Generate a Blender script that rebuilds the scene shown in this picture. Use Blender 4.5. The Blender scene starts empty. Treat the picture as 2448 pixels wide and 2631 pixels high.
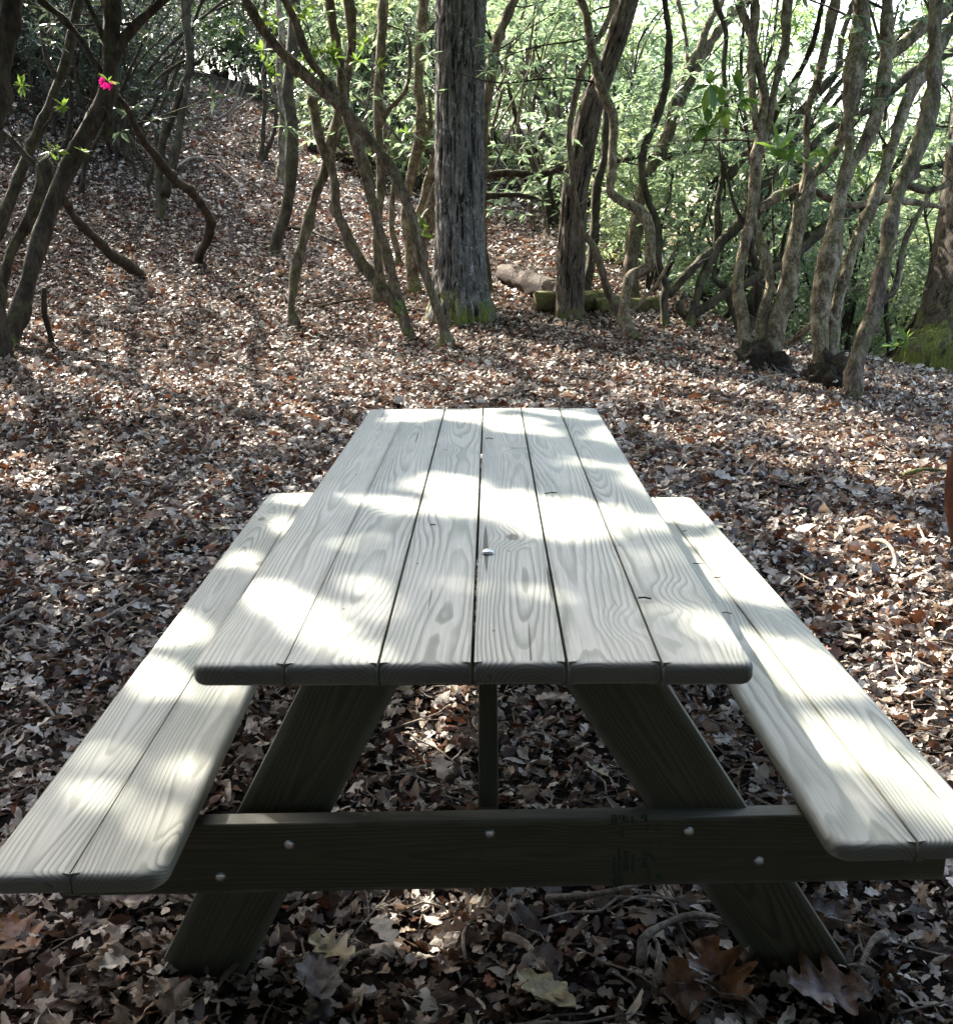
import bpy, bmesh, math, random
import numpy as np
from mathutils import Vector, Matrix, noise
R = math.radians
random.seed(7)
rng = np.random.default_rng(7)
SC = bpy.context.scene
COL = SC.collection

# ------------------------------------------------------------------ camera
CAM = np.array([0.0292, -1.4547, 1.3726])
YAW, PITCH, ROLL, FPX, PPX, PPY = -0.008166, 0.278227, -0.0073495, 2693.737, 1241.2157, 1378.6186
_f = np.array([math.sin(YAW)*math.cos(PITCH), math.cos(YAW)*math.cos(PITCH), -math.sin(PITCH)])
_r = np.array([math.cos(YAW), -math.sin(YAW), 0.0]); _u = np.cross(_r, _f)
_r, _u = _r*math.cos(ROLL)+_u*math.sin(ROLL), -_r*math.sin(ROLL)+_u*math.cos(ROLL)
cd = bpy.data.cameras.new('camera'); cam = bpy.data.objects.new('camera', cd); COL.objects.link(cam)
cam.matrix_world = Matrix(((_r[0], _u[0], -_f[0], CAM[0]), (_r[1], _u[1], -_f[1], CAM[1]), (_r[2], _u[2], -_f[2], CAM[2]), (0, 0, 0, 1)))
cd.sensor_fit = 'HORIZONTAL'; cd.sensor_width = 36; cd.lens = FPX/2448*36
cd.shift_x = (1224-PPX)/2448; cd.shift_y = (PPY-1315.5)/2448
cd.clip_start = 0.05; cd.clip_end = 900
SC.camera = cam

# ------------------------------------------------------------------ light
SUN_EL, SUN_AZ = 38.0, -33.0          # azimuth from +y towards +x
S = np.array([math.sin(R(SUN_AZ))*math.cos(R(SUN_EL)), math.cos(R(SUN_AZ))*math.cos(R(SUN_EL)), math.sin(R(SUN_EL))])
w = bpy.data.worlds.new('World'); SC.world = w; w.use_nodes = True
nt = w.node_tree; nt.nodes.clear()
sky = nt.nodes.new('ShaderNodeTexSky'); sky.sky_type = 'NISHITA'; sky.sun_disc = False
sky.sun_elevation = R(SUN_EL); sky.sun_rotation = R(SUN_AZ); sky.dust_density = 4.0; sky.air_density = 1.0; sky.ozone_density = 1.0
bg = nt.nodes.new('ShaderNodeBackground'); bg.inputs[1].default_value = 0.12
out = nt.nodes.new('ShaderNodeOutputWorld')
nt.links.new(sky.outputs[0], bg.inputs[0]); nt.links.new(bg.outputs[0], out.inputs[0])
sd = bpy.data.lights.new('sun', 'SUN'); sun = bpy.data.objects.new('sun', sd); COL.objects.link(sun)
sd.energy = 2.9; sd.angle = R(0.55); sd.color = (1.0, 0.94, 0.85)
sun.rotation_euler = Vector(-S).to_track_quat('-Z', 'Y').to_euler(); sun.location = (0, 0, 20)
SC.view_settings.view_transform = 'Standard'; SC.view_settings.look = 'None'
SC.view_settings.exposure = 3.0; SC.view_settings.gamma = 1.0; SC.view_settings.use_curve_mapping = False
SC.render.engine = 'CYCLES'
SC.cycles.max_bounces = 7; SC.cycles.diffuse_bounces = 3; SC.cycles.glossy_bounces = 2
SC.cycles.transmission_bounces = 4; SC.cycles.transparent_max_bounces = 4
SC.cycles.use_denoising = True

# ------------------------------------------------------------------ helpers
def ray(x, y):
    return _f + _r*(x-PPX)/FPX - _u*(y-PPY)/FPX
def on_z(x, y, z):
    d = ray(x, y); return CAM + d*((z-CAM[2])/d[2])
def at_depth(x, y, t):
    return CAM + ray(x, y)*t
def sp(v, k=1.2):
    return math.log1p(math.exp(min(v*k, 40)))/k
def sm(a, b, v):
    t = min(1, max(0, (v-a)/(b-a))); return t*t*(3-2*t)
def ground_z(x, y):
    Y = y - CAM[1]
    m = 1 - sm(1.2+0.02*Y, 4.6+0.03*Y, x)
    h = .055*sp(Y-6) + .12*sp(Y-12) + .10*sp(-x-1.2)*sm(3, 8, Y) + .10*sp(-x-4)*sm(6, 14, Y)
    h += .11*sp(-x-3)*sm(9, 20, Y)
    h = 16*math.tanh(h/16)
    d = -.24*sp(Y-13.0)
    d = 7*math.tanh(d/7)
    z = h*m + d*(1-m)
    amp = sm(3.2, 6, Y)
    z += amp*(0.06*noise.noise(Vector((x*.5, y*.5, 0))) + .10*noise.noise(Vector((x*.16, y*.16, 3))))
    return z
def on_ground(x, y):
    d = ray(x, y); t = 1.5; p = CAM + d*t
    while t < 70:
        p = CAM + d*t
        if p[2] < ground_z(p[0], p[1]): break
        t += .04 if t < 20 else .15
    return p, t

def tag(o, label=None, cat=None, group=None, kind=None):
    if label: o['label'] = label
    if cat: o['category'] = cat
    if group: o['group'] = group
    if kind: o['kind'] = kind
    return o
def empty(name, loc=(0, 0, 0), rz=0.0):
    o = bpy.data.objects.new(name, None); COL.objects.link(o)
    o.location = loc; o.rotation_euler = (0, 0, rz); o.empty_display_size = .1
    return o
def link(name, me, mat=None, parent=None, loc=None, rot=None):
    o = bpy.data.objects.new(name, me); COL.objects.link(o)
    if mat is not None and not me.materials: me.materials.append(mat)
    if parent is not None: o.parent = parent
    if loc is not None: o.location = loc
    if rot is not None: o.rotation_euler = rot
    return o
def mesh_py(name, v, f, smooth=True):
    me = bpy.data.meshes.new(name); me.from_pydata([tuple(map(float, p)) for p in v], [], f)
    if smooth: me.polygons.foreach_set('use_smooth', [True]*len(me.polygons))
    me.update(); return me
def mesh_np(name, V, F, smooth=False):
    """V (n,3); F (m,k) faces, all with k corners"""
    me = bpy.data.meshes.new(name); m, k = F.shape
    me.vertices.add(len(V)); me.vertices.foreach_set('co', V.astype(np.float32).ravel())
    me.loops.add(m*k); me.loops.foreach_set('vertex_index', F.astype(np.int32).ravel())
    me.polygons.add(m); me.polygons.foreach_set('loop_start', np.arange(0, m*k, k, dtype=np.int32))
    me.polygons.foreach_set('loop_total', np.full(m, k, dtype=np.int32))
    if smooth: me.polygons.foreach_set('use_smooth', np.ones(m, dtype=bool))
    me.update(calc_edges=True); return me

class MB:
    def __init__(s): s.v = []; s.f = []
    def add(s, v, f):
        n = len(s.v); s.v += [tuple(p) for p in v]; s.f += [tuple(i+n for i in q) for q in f]
    def build(s, name, mat, parent=None, smooth=True, **k):
        return link(name, mesh_py(name, s.v, s.f, smooth), mat, parent, **k)

# ------------------------------------------------------------------ materials
class NT:
    def __init__(s, name):
        s.m = bpy.data.materials.new(name); s.m.use_nodes = True; s.t = s.m.node_tree; s.t.nodes.clear()
        s.out = s.n('OutputMaterial')
    def n(s, kind, **k):
        x = s.t.nodes.new('ShaderNode'+kind)
        for a, b in k.items(): setattr(x, a, b)
        return x
    def l(s, a, b): s.t.links.new(a, b)
    def put(s, sock, v):
        if hasattr(v, 'is_output'): s.l(v, sock)
        else: sock.default_value = v
    def math(s, op, a, b=None, c=None, clamp=False):
        x = s.n('Math', operation=op, use_clamp=clamp); s.put(x.inputs[0], a)
        if b is not None: s.put(x.inputs[1], b)
        if c is not None: s.put(x.inputs[2], c)
        return x.outputs[0]
    def vmath(s, op, a, b=None):
        x = s.n('VectorMath', operation=op); s.put(x.inputs[0], a)
        if b is not None: s.put(x.inputs[1], b)
        return x.outputs[0]
    def noise(s, vec, scale, detail=3, rough=.55, dist=0.0):
        x = s.n('TexNoise'); s.put(x.inputs['Vector'], vec); x.inputs['Scale'].default_value = scale
        x.inputs['Detail'].default_value = detail; x.inputs['Roughness'].default_value = rough; x.inputs['Distortion'].default_value = dist
        return x.outputs[0]
    def ramp(s, fac, stops, interp='LINEAR'):
        x = s.n('ValToRGB'); s.put(x.inputs[0], fac); cr = x.color_ramp; cr.interpolation = interp
        while len(cr.elements) < len(stops): cr.elements.new(.5)
        for e, (p, c) in zip(cr.elements, stops): e.position = p; e.color = (*c, 1)
        return x.outputs[0]
    def mix(s, fac, a, b, mode='MIX'):
        x = s.n('Mix', data_type='RGBA', blend_type=mode); s.put(x.inputs[0], fac)
        s.put(x.inputs[6], a if hasattr(a, 'is_output') else (*a, 1)); s.put(x.inputs[7], b if hasattr(b, 'is_output') else (*b, 1))
        return x.outputs[2]
    def maprange(s, v, a, b, c=0, d=1):
        x = s.n('MapRange', interpolation_type='SMOOTHSTEP'); s.put(x.inputs[0], v)
        for i, q in enumerate((a, b, c, d)): x.inputs[i+1].default_value = q
        return x.outputs[0]
    def bsdf(s, col, rough=.7, bump=None, bstr=.4, bdist=.01, spec=.4, metal=0.0):
        b = s.n('BsdfPrincipled'); s.put(b.inputs['Base Color'], col if hasattr(col, 'is_output') else (*col, 1))
        s.put(b.inputs['Roughness'], rough); b.inputs['Specular IOR Level'].default_value = spec; b.inputs['Metallic'].default_value = metal
        if bump is not None:
            k = s.n('Bump'); k.inputs['Strength'].default_value = bstr; k.inputs['Distance'].default_value = bdist
            s.l(bump, k.inputs['Height']); s.l(k.outputs[0], b.inputs['Normal'])
        return b.outputs[0]
    def done(s, surf): s.l(surf, s.out.inputs[0]); return s.m

def wood_mat(name, light, dark, stain, contrast=1.0):
    t = NT(name); co = t.n('TexCoord').outputs['Object']; rnd = t.n('ObjectInfo').outputs['Random']
    rv = t.n('CombineXYZ'); t.l(t.math('MULTIPLY', rnd, 37.0), rv.inputs[0]); t.l(t.math('MULTIPLY', rnd, 71.0), rv.inputs[1]); t.l(t.math('MULTIPLY', rnd, 13.0), rv.inputs[2])
    p = t.vmath('ADD', co, rv.outputs[0])
    st = t.vmath('MULTIPLY', p, (4.0, .62, 4.0))
    n1 = t.n('TexNoise'); t.l(st, n1.inputs['Vector']); n1.inputs['Scale'].default_value = 1.0; n1.inputs['Detail'].default_value = 1.5
    st2 = t.vmath('MULTIPLY', p, (22.0, 3.5, 22.0))
    n2 = t.n('TexNoise'); t.l(st2, n2.inputs['Vector']); n2.inputs['Scale'].default_value = 1.0; n2.inputs['Detail'].default_value = 2
    sx = t.n('SeparateXYZ'); t.l(co, sx.inputs[0])
    s1 = t.n('SeparateXYZ'); t.l(n1.outputs[1], s1.inputs[0])
    off = t.math('MULTIPLY', t.math('SUBTRACT', rnd, .5), .09)
    x = t.math('ADD', t.math('ADD', sx.outputs[0], off), t.math('MULTIPLY', t.math('SUBTRACT', s1.outputs[0], .5), .10))
    z = t.math('ADD', t.math('ADD', sx.outputs[2], .045), t.math('MULTIPLY', t.math('SUBTRACT', s1.outputs[1], .5), .15))
    r = t.math('SQRT', t.math('ADD', t.math('POWER', t.math('ABSOLUTE', x), 2.0), t.math('POWER', t.math('ABSOLUTE', z), 2.0)))
    r = t.math('ADD', r, t.math('MULTIPLY', t.math('SUBTRACT', n2.outputs[0], .5), .009))
    kn = t.n('TexVoronoi'); t.l(t.vmath('MULTIPLY', p, (4.5, 2.4, 4.5)), kn.inputs['Vector']); kn.inputs['Scale'].default_value = 1.0
    kd = kn.outputs['Distance']
    r = t.math('ADD', r, t.maprange(kd, .04, .27, .017, 0))
    knot = t.math('SUBTRACT', 1.0, t.maprange(kd, .045, .075))
    fr = t.math('FRACT', t.math('DIVIDE', r, .0062))
    late = t.ramp(fr, [(0, (.0, .0, .0)), (.42, (.1, .1, .1)), (.80, (1, 1, 1)), (.93, (.75, .75, .75)), (1, (0, 0, 0))])
    fib = t.noise(t.vmath('MULTIPLY', p, (260.0, 6.0, 260.0)), 1.0, 2)
    amp = t.maprange(t.noise(t.vmath('MULTIPLY', p, (7.0, 1.6, 7.0)), 1.0, 2), .3, .68, .35, 1.0)
    fac = t.math('MULTIPLY', t.math('MULTIPLY', late, amp), contrast)
    col = t.mix(fac, light, dark)
    blot = t.maprange(t.noise(t.vmath('MULTIPLY', p, (9.0, 4.0, 9.0)), 1.0, 4, .65), .45, .75)
    col = t.mix(t.math('MULTIPLY', blot, .65), col, stain)
    col = t.mix(t.maprange(fib, .35, .75, 0, .38), col, dark)
    col = t.mix(t.math('MULTIPLY', knot, .75), col, (.13, .105, .07))
    ed = t.maprange(t.math('ADD', t.math('ABSOLUTE', sx.outputs[0]), t.math('MULTIPLY', t.math('SUBTRACT', t.noise(t.vmath('MULTIPLY', p, (20.0, 7.0, 20.0)), 1.0, 4, .7), .5), .03)), .056, .073, 0, .5)
    col = t.mix(ed, col, (.19, .19, .145))
    tone = t.math('ADD', .92, t.math('MULTIPLY', t.math('FRACT', t.math('MULTIPLY', rnd, 9.7)), .14))
    tc = t.n('CombineColor'); [t.l(tone, tc.inputs[i]) for i in range(3)]
    col = t.mix(1.0, col, tc.outputs[0], 'MULTIPLY')
    # small checks / cracks and insect specks
    cr = t.noise(t.vmath('MULTIPLY', p, (55.0, 1.3, 55.0)), 1.0, 1, .3)
    crk = t.maprange(cr, .765, .79)
    sp_ = t.n('TexVoronoi'); t.l(t.vmath('MULTIPLY', p, (14.0, 9.0, 14.0)), sp_.inputs['Vector']); sp_.inputs['Scale'].default_value = 1.0
    speck = t.math('SUBTRACT', 1.0, t.maprange(sp_.outputs['Distance'], .03, .055))
    dk = t.math('MAXIMUM', crk, t.math('MULTIPLY', speck, .8))
    col = t.mix(t.math('MULTIPLY', dk, .8), col, (.05, .045, .035))
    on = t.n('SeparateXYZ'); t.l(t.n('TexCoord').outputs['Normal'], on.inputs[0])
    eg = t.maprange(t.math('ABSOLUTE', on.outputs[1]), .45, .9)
    col = t.mix(t.math('MULTIPLY', eg, .78), col, (.09, .085, .07))  # dark end grain, deepened further to put the ends' shade into the colour
    h = t.math('SUBTRACT', t.math('ADD', t.math('MULTIPLY', late, .6), t.math('MULTIPLY', fib, .5)), t.math('MULTIPLY', dk, 1.5))
    return t.done(t.bsdf(col, .62, h, .35, .0015, spec=.35))
M = {}
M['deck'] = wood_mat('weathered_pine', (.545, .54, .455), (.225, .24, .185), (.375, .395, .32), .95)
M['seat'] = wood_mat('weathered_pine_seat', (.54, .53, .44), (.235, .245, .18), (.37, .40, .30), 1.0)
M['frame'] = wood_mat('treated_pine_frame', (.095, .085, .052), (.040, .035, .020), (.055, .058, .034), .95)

def metal_mat():
    t = NT('galvanised_steel'); co = t.n('TexCoord').outputs['Object']
    n = t.noise(co, 90, 3); return t.done(t.bsdf(t.ramp(n, [(.3, (.55, .56, .57)), (.7, (.8, .8, .8))]), .32, n, .2, .001, metal=1.0))
M['steel'] = metal_mat()
def ink_mat():
    t = NT('stamp_ink'); n = t.noise(t.n('TexCoord').outputs['Object'], 300, 3)
    return t.done(t.bsdf(t.ramp(n, [(.35, (.02, .03, .02)), (.6, (.06, .075, .045))]), .8))
M['ink'] = ink_mat()

def bark_mat(name, c0, c1, c2, moss=.25, scale=9.0, stretch=.3, furrow=False, lichen=0.0):
    t = NT(name); g = t.n('NewGeometry'); pos = g.outputs['Position']; rnd = t.n('ObjectInfo').outputs['Random']
    p = t.vmath('MULTIPLY', pos, (1, 1, stretch))
    n1 = t.noise(p, scale, 5, .65); n2 = t.noise(p, scale*4.3, 4, .7); n3 = t.noise(pos, 2.2, 3)
    v = t.math('ADD', t.math('MULTIPLY', n1, .6), t.math('MULTIPLY', n2, .4))
    col = t.ramp(v, [(.34, c0), (.47, c1), (.62, c2)])
    if furrow:
        at = t.n('Attribute', attribute_name='furrow').outputs['Fac']
        col = t.mix(t.maprange(at, .12, .55), tuple(q*.35 for q in c0), col)
    if lichen:
        li = t.math('MULTIPLY', t.maprange(t.noise(t.vmath('MULTIPLY', pos, (1, 1, .45)), 26, 4, .7), .54, .63), t.maprange(n3, .38, .6, .2, 1))
        col = t.mix(t.math('MULTIPLY', li, lichen), col, (.50, .50, .47))
    ma = t.n('Attribute', attribute_name='moss').outputs['Fac']
    up = t.n('SeparateXYZ'); t.l(g.outputs['Normal'], up.inputs[0])
    mf = t.math('MULTIPLY', t.maprange(t.math('ADD', t.noise(pos, 7, 4, .7), t.math('MULTIPLY', up.outputs[2], .16)), .5-moss*.2, .72), moss)
    mf = t.math('MAXIMUM', mf, t.maprange(t.math('ADD', ma, t.math('MULTIPLY', t.math('SUBTRACT', t.noise(pos, 5, 5, .7), .5), 3.2)), .35, 1.1))
    mc = t.ramp(n2, [(.3, (.045, .06, .012)), (.55, (.15, .17, .035)), (.75, (.26, .27, .07))])
    col = t.mix(mf, col, mc)
    return t.done(t.bsdf(col, .85, t.math('ADD', t.math('MULTIPLY', n1, 1.2), n2), .9, .012, spec=.2))
M['rhodo_dark'] = bark_mat('rhododendron_bark_dark', (.014, .010, .008), (.035, .025, .018), (.09, .068, .048), .25)
M['rhodo_mid'] = bark_mat('rhododendron_bark', (.025, .017, .012), (.085, .058, .040), (.27, .21, .15), .35, 14)
M['rhodo_pale'] = bark_mat('rhododendron_bark_pale', (.03, .02, .012), (.115, .08, .05), (.40, .325, .225), .34, 15.0, .5)
M['poplar'] = bark_mat('furrowed_grey_bark', (.04, .034, .03), (.11, .098, .088), (.23, .21, .19), .08, 13, .22, True, .6)
M['oak'] = bark_mat('furrowed_brown_bark', (.03, .02, .014), (.085, .06, .043), (.18, .135, .10), .08, 11, .25, True, .15)
M['bigright'] = bark_mat('mossy_brown_bark', (.022, .018, .013), (.06, .046, .032), (.14, .11, .08), .06, 10, .25, True, .1)
M['rootsoil'] = bark_mat('root_soil', (.012, .008, .006), (.035, .024, .017), (.09, .065, .048), .15, 30, 1)
M['twig'] = bark_mat('dead_twig', (.10, .08, .06), (.26, .21, .16), (.48, .42, .34), .05, 20)
M['deadwood'] = bark_mat('rotting_log', (.012, .008, .006), (.04, .025, .018), (.11, .075, .055), .1, 14, 1)
M['mosslog'] = bark_mat('mossy_log', (.03, .02, .012), (.09, .07, .03), (.18, .15, .07), .6, 9, 1)
M['redbark'] = bark_mat('reddish_bark', (.06, .02, .01), (.07, .022, .010), (.15, .05, .02), .15, 8, .3)

def leaf_mat(name, a, b, c, trans, tcol, gloss=.38):
    t = NT(name); g = t.n('NewGeometry'); ri = g.outputs['Random Per Island']
    col = t.ramp(ri, [(0, a), (.5, b), (1, c)])
    p = t.bsdf(col, gloss, spec=.55)
    tr = t.n('BsdfTranslucent'); t.l(t.mix(.6, col, tcol), tr.inputs[0])
    mx = t.n('MixShader'); mx.inputs[0].default_value = trans; t.l(p, mx.inputs[1]); t.l(tr.outputs[0], mx.inputs[2])
    return t.done(mx.outputs[0])
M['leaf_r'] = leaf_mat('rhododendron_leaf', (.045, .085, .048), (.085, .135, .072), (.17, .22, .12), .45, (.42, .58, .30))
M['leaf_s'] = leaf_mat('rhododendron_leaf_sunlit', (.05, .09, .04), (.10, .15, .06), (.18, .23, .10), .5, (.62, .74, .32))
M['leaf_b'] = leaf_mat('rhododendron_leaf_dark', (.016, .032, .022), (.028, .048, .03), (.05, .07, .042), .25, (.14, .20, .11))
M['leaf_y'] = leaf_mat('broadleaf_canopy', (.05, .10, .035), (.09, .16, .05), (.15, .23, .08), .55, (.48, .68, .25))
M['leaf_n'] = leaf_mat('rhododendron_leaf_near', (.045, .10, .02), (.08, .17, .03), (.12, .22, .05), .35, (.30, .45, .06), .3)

def litter_mat():
    t = NT('dead_leaf'); rnd = t.n('ObjectInfo').outputs['Random']
    col = t.ramp(rnd, [(0, (.015, .010, .007)), (.28, (.04, .027, .017)), (.44, (.15, .10, .065)), (.58, (.37, .285, .20)), (.74, (.60, .51, .40)), (.97, (.72, .66, .54)), (.985, (.28, .10, .045)), (1, (.2, .09, .04))])
    co = t.n('TexCoord').outputs['Object']
    n = t.noise(co, 2.2, 4, .7)
    col = t.mix(t.maprange(n, .42, .72, 0, .55), col, (.06, .035, .02))
    p = t.bsdf(col, .5, n, .5, .01, spec=.45)
    tr = t.n('BsdfTranslucent'); t.l(t.mix(.5, col, (.42, .14, .06)), tr.inputs[0])
    mx = t.n('MixShader'); mx.inputs[0].default_value = .13; t.l(p, mx.inputs[1]); t.l(tr.outputs[0], mx.inputs[2])
    return t.done(mx.outputs[0])
M['litter'] = litter_mat()
def soil_mat():
    t = NT('forest_soil'); pos = t.n('NewGeometry').outputs['Position']
    n = t.noise(pos, 26, 5, .7); v = t.n('TexVoronoi'); t.l(pos, v.inputs['Vector']); v.inputs['Scale'].default_value = 14
    col = t.ramp(n, [(.35, (.006, .005, .004)), (.55, (.022, .015, .011)), (.7, (.06, .042, .03))])
    far = t.ramp(t.n('TexNoise').outputs[0], [(0, (0, 0, 0)), (1, (1, 1, 1))])
    return t.done(t.bsdf(col, .9, t.math('ADD', n, v.outputs[0]), .8, .03, spec=.1))
M['soil'] = soil_mat()
def petal_mat():
    t = NT('magenta_petal'); ri = t.n('NewGeometry').outputs['Random Per Island']
    col = t.ramp(ri, [(0, (.55, .01, .28)), (1, (.85, .03, .22))]); p = t.bsdf(col, .5)
    tr = t.n('BsdfTranslucent'); t.l(col, tr.inputs[0]); mx = t.n('MixShader'); mx.inputs[0].default_value = .4
    t.l(p, mx.inputs[1]); t.l(tr.outputs[0], mx.inputs[2]); return t.done(mx.outputs[0])
M['petal'] = petal_mat()

# ------------------------------------------------------------------ ground
def axis(a, b, fine0, fine1, step, grow=1.25):
    xs = list(np.arange(fine0, fine1+1e-6, step)); s = step
    while xs[-1] < b: s *= grow; xs.append(xs[-1]+s)
    s = step
    while xs[0] > a: s *= grow; xs.insert(0, xs[0]-s)
    return np.array(xs)
gx = axis(-500, 500, -16, 16, .22); gy = axis(-300, 600, -2.5, 34, .22)
V = np.array([(x, y, ground_z(x, y)) for y in gy for x in gx])
nx_, ny_ = len(gx), len(gy)
ii = np.arange((ny_-1)*(nx_-1)); a_ = (ii//(nx_-1))*nx_ + ii % (nx_-1)
F = np.stack([a_, a_+1, a_+nx_+1, a_+nx_], 1)
gr = link('forest_ground', mesh_np('forest_ground', V, F, True), M['soil']); tag(gr, kind='structure')

# ------------------------------------------------------------------ picnic table
TBL = empty('picnic_table', (0, 0, 0))
tag(TBL, 'weathered grey wooden picnic table with attached plank benches on dead leaves', 'picnic table')
def board_mesh(name, wdt, lng, thk, corners=(0, 0, 0, 0), ends=.012, sides=(0.003, .003), warp=0.0):
    """local: x across, y along, z up; origin at the centre; corners radii (-x-y, +x-y, +x+y, -x+y)"""
    bm = bmesh.new(); bmesh.ops.create_cube(bm, size=1)
    for v in bm.verts: v.co = Vector((v.co.x*wdt, v.co.y*lng, v.co.z*thk))
    def vert_edges():
        return [e for e in bm.edges if abs(e.verts[0].co.z-e.verts[1].co.z) > thk*.5 and abs(e.verts[0].co.x-e.verts[1].co.x) < 1e-6]
    sig = [(-1, -1), (1, -1), (1, 1), (-1, 1)]
    for rad, (sx, sy) in zip(corners, sig):
        if rad <= 0: continue
        es = [e for e in vert_edges() if (e.verts[0].co - Vector((sx*wdt/2, sy*lng/2, e.verts[0].co.z))).length < 1e-5]
        bmesh.ops.bevel(bm, geom=es, offset=rad, segments=9, profile=.5, affect='EDGES')
    def outline(test):
        r_ = []
        for e in bm.edges:
            a, b = e.verts[0].co, e.verts[1].co
            if abs(a.z-b.z) < 1e-6 and len(e.link_faces) == 2:
                nz = sorted(abs(f.normal.z) for f in e.link_faces)
                if nz[1] > .9 and nz[0] < .1 and test((a+b)/2, (a-b).length): r_.append(e)
        return r_
    bm.normal_update()
    isside = lambda m_, sx: abs(m_.x - sx*wdt/2) < 1e-4
    big = outline(lambda m_, l_: not isside(m_, -1) and not isside(m_, 1))
    for k, sx in enumerate((-1, 1)):
        if sides[k] >= ends*.8: big += outline(lambda m_, l_: isside(m_, sx))
    bmesh.ops.bevel(bm, geom=list(set(big)), offset=ends, segments=4, profile=.5, affect='EDGES')
    bm.normal_update()
    for k, sx in enumerate((-1, 1)):
        if sides[k] < ends*.8:
            es = outline(lambda m_, l_: isside(m_, sx))
            if es: bmesh.ops.bevel(bm, geom=es, offset=sides[k], segments=2, profile=.5, affect='EDGES')
    if warp:
        for v in bm.verts: v.co.z += warp*math.sin(v.co.y*2.1+wdt*100)
    me = bpy.data.meshes.new(name); bm.to_mesh(me); bm.free()
    me.polygons.foreach_set('use_smooth', [True]*len(me.polygons))
    try: me.set_sharp_from_angle(angle=R(50))
    except Exception: pass
    return me
PW = .14127; L = 2.44; H = .76; TH = .038
gaps = [0, .0018, .0048, .0055, .0050, .0052, 0]
for i in range(6):
    x0 = -3*PW + i*PW + gaps[i]/2; x1 = -3*PW + (i+1)*PW - gaps[i+1]/2
    first, last = i == 0, i == 5
    cr = (.022 if first else .004, .022 if last else .004, .022 if last else .004, .022 if first else .004)
    me = board_mesh('tabletop_board', x1-x0, L + random.uniform(-.004, .003), TH, cr, .013, (.013 if first else .002, .013 if last else .002), .0008)
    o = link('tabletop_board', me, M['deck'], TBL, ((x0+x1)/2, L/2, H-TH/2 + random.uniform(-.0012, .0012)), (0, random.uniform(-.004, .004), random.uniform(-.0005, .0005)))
seats = [(-.6123, -.0236, -.079, 2.3953, .4529, -1), (.7301, -.02998, .0679, 2.4605, .4098, 1)]
for cx, rot, y0, y1, zt, sg in seats:
    for side in (-1, 1):
        outer = side == sg
        wd = .1400; lx = side*(wd/2 + (.0012 if sg < 0 else .0025))
        ym = (y0+y1)/2; cxm = cx + rot*ym
        rad = .042
        cr = (rad, .003, .003, rad) if side < 0 else (.003, rad, rad, .003)
        me = board_mesh('seat_board', wd, y1-y0, TH, cr, .014, (.014, .002) if side < 0 else (.002, .014), .0006)
        ang = -math.atan(rot) if True else 0
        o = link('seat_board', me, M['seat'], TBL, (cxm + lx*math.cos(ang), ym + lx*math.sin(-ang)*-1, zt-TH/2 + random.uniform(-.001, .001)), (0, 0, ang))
def stick_board(name, a, b, wdt, thk, side_dir, mat, parent=TBL, bev=.004):
    """board running from a to b; wide face normal = side_dir"""
    a, b, n = Vector(a), Vector(b), Vector(side_dir).normalized()
    y = (b-a); L_ = y.length; y.normalize(); x = y.cross(n).normalized(); z = x.cross(y).normalized()
    me = board_mesh(name, wdt, L_, thk, (0, 0, 0, 0), bev, (bev, bev))
    m_ = Matrix((x, y, z)).transposed().to_4x4(); m_.translation = (a+b)/2
    o = link(name, me, mat, parent); o.matrix_world = m_; o.matrix_local = m_
    return o
# near frame: beam, legs, brace, cleat; far frame mirrored about y = 1.22
BZ, BH = .315, .140
def ymir(y, far): return 2.44-y if far else y
for far in (False, True):
    fa, fb = (-.735, ymir(.1724, far), BZ+.0066), (.86, ymir(.2544, far), BZ-.0189)
    nrm = Vector((.0514, -1, 0)) if not far else Vector((.0514, 1, 0))
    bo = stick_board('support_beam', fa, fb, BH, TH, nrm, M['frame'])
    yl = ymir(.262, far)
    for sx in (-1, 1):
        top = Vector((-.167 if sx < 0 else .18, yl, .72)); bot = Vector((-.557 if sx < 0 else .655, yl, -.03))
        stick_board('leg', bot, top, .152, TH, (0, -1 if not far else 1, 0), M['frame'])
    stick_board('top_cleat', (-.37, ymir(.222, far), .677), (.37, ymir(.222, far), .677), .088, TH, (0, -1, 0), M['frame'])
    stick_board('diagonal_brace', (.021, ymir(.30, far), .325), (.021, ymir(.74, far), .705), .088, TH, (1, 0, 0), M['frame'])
    if not far: beam = bo; beamn = nrm.normalized()
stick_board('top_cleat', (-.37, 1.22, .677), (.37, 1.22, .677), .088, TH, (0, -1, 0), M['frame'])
def bolt_mesh():
    bm = bmesh.new(); rr, hh = .0095, .0048; rings = []
    for k in range(6):
        a = k/5*math.pi/2; rings.append((rr*math.cos(a), hh*math.sin(a)+.001))
    rings.insert(0, (rr, 0)); vs = []
    for q, (r0, z0) in enumerate(rings[:-1]): vs.append([bm.verts.new((r0*math.cos(2*math.pi*j/16), r0*math.sin(2*math.pi*j/16), z0)) for j in range(16)])
    for q in range(len(vs)-1):
        for j in range(16): bm.faces.new((vs[q][j], vs[q][(j+1) % 16], vs[q+1][(j+1) % 16], vs[q+1][j]))
    top = bm.verts.new((0, 0, rings[-1][1]))
    for j in range(16): bm.faces.new((vs[-1][j], vs[-1][(j+1) % 16], top))
    me = bpy.data.meshes.new('bolt_head'); bm.to_mesh(me); bm.free(); me.polygons.foreach_set('use_smooth', [True]*len(me.polygons)); return me
bme = bolt_mesh(); bme.materials.append(M['steel'])
fn = -beamn if False else beamn   # towards the camera
fc = (Vector((-.735, .1724, 0))+Vector((.86, .2544, 0)))/2 + fn*(TH/2)
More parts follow.
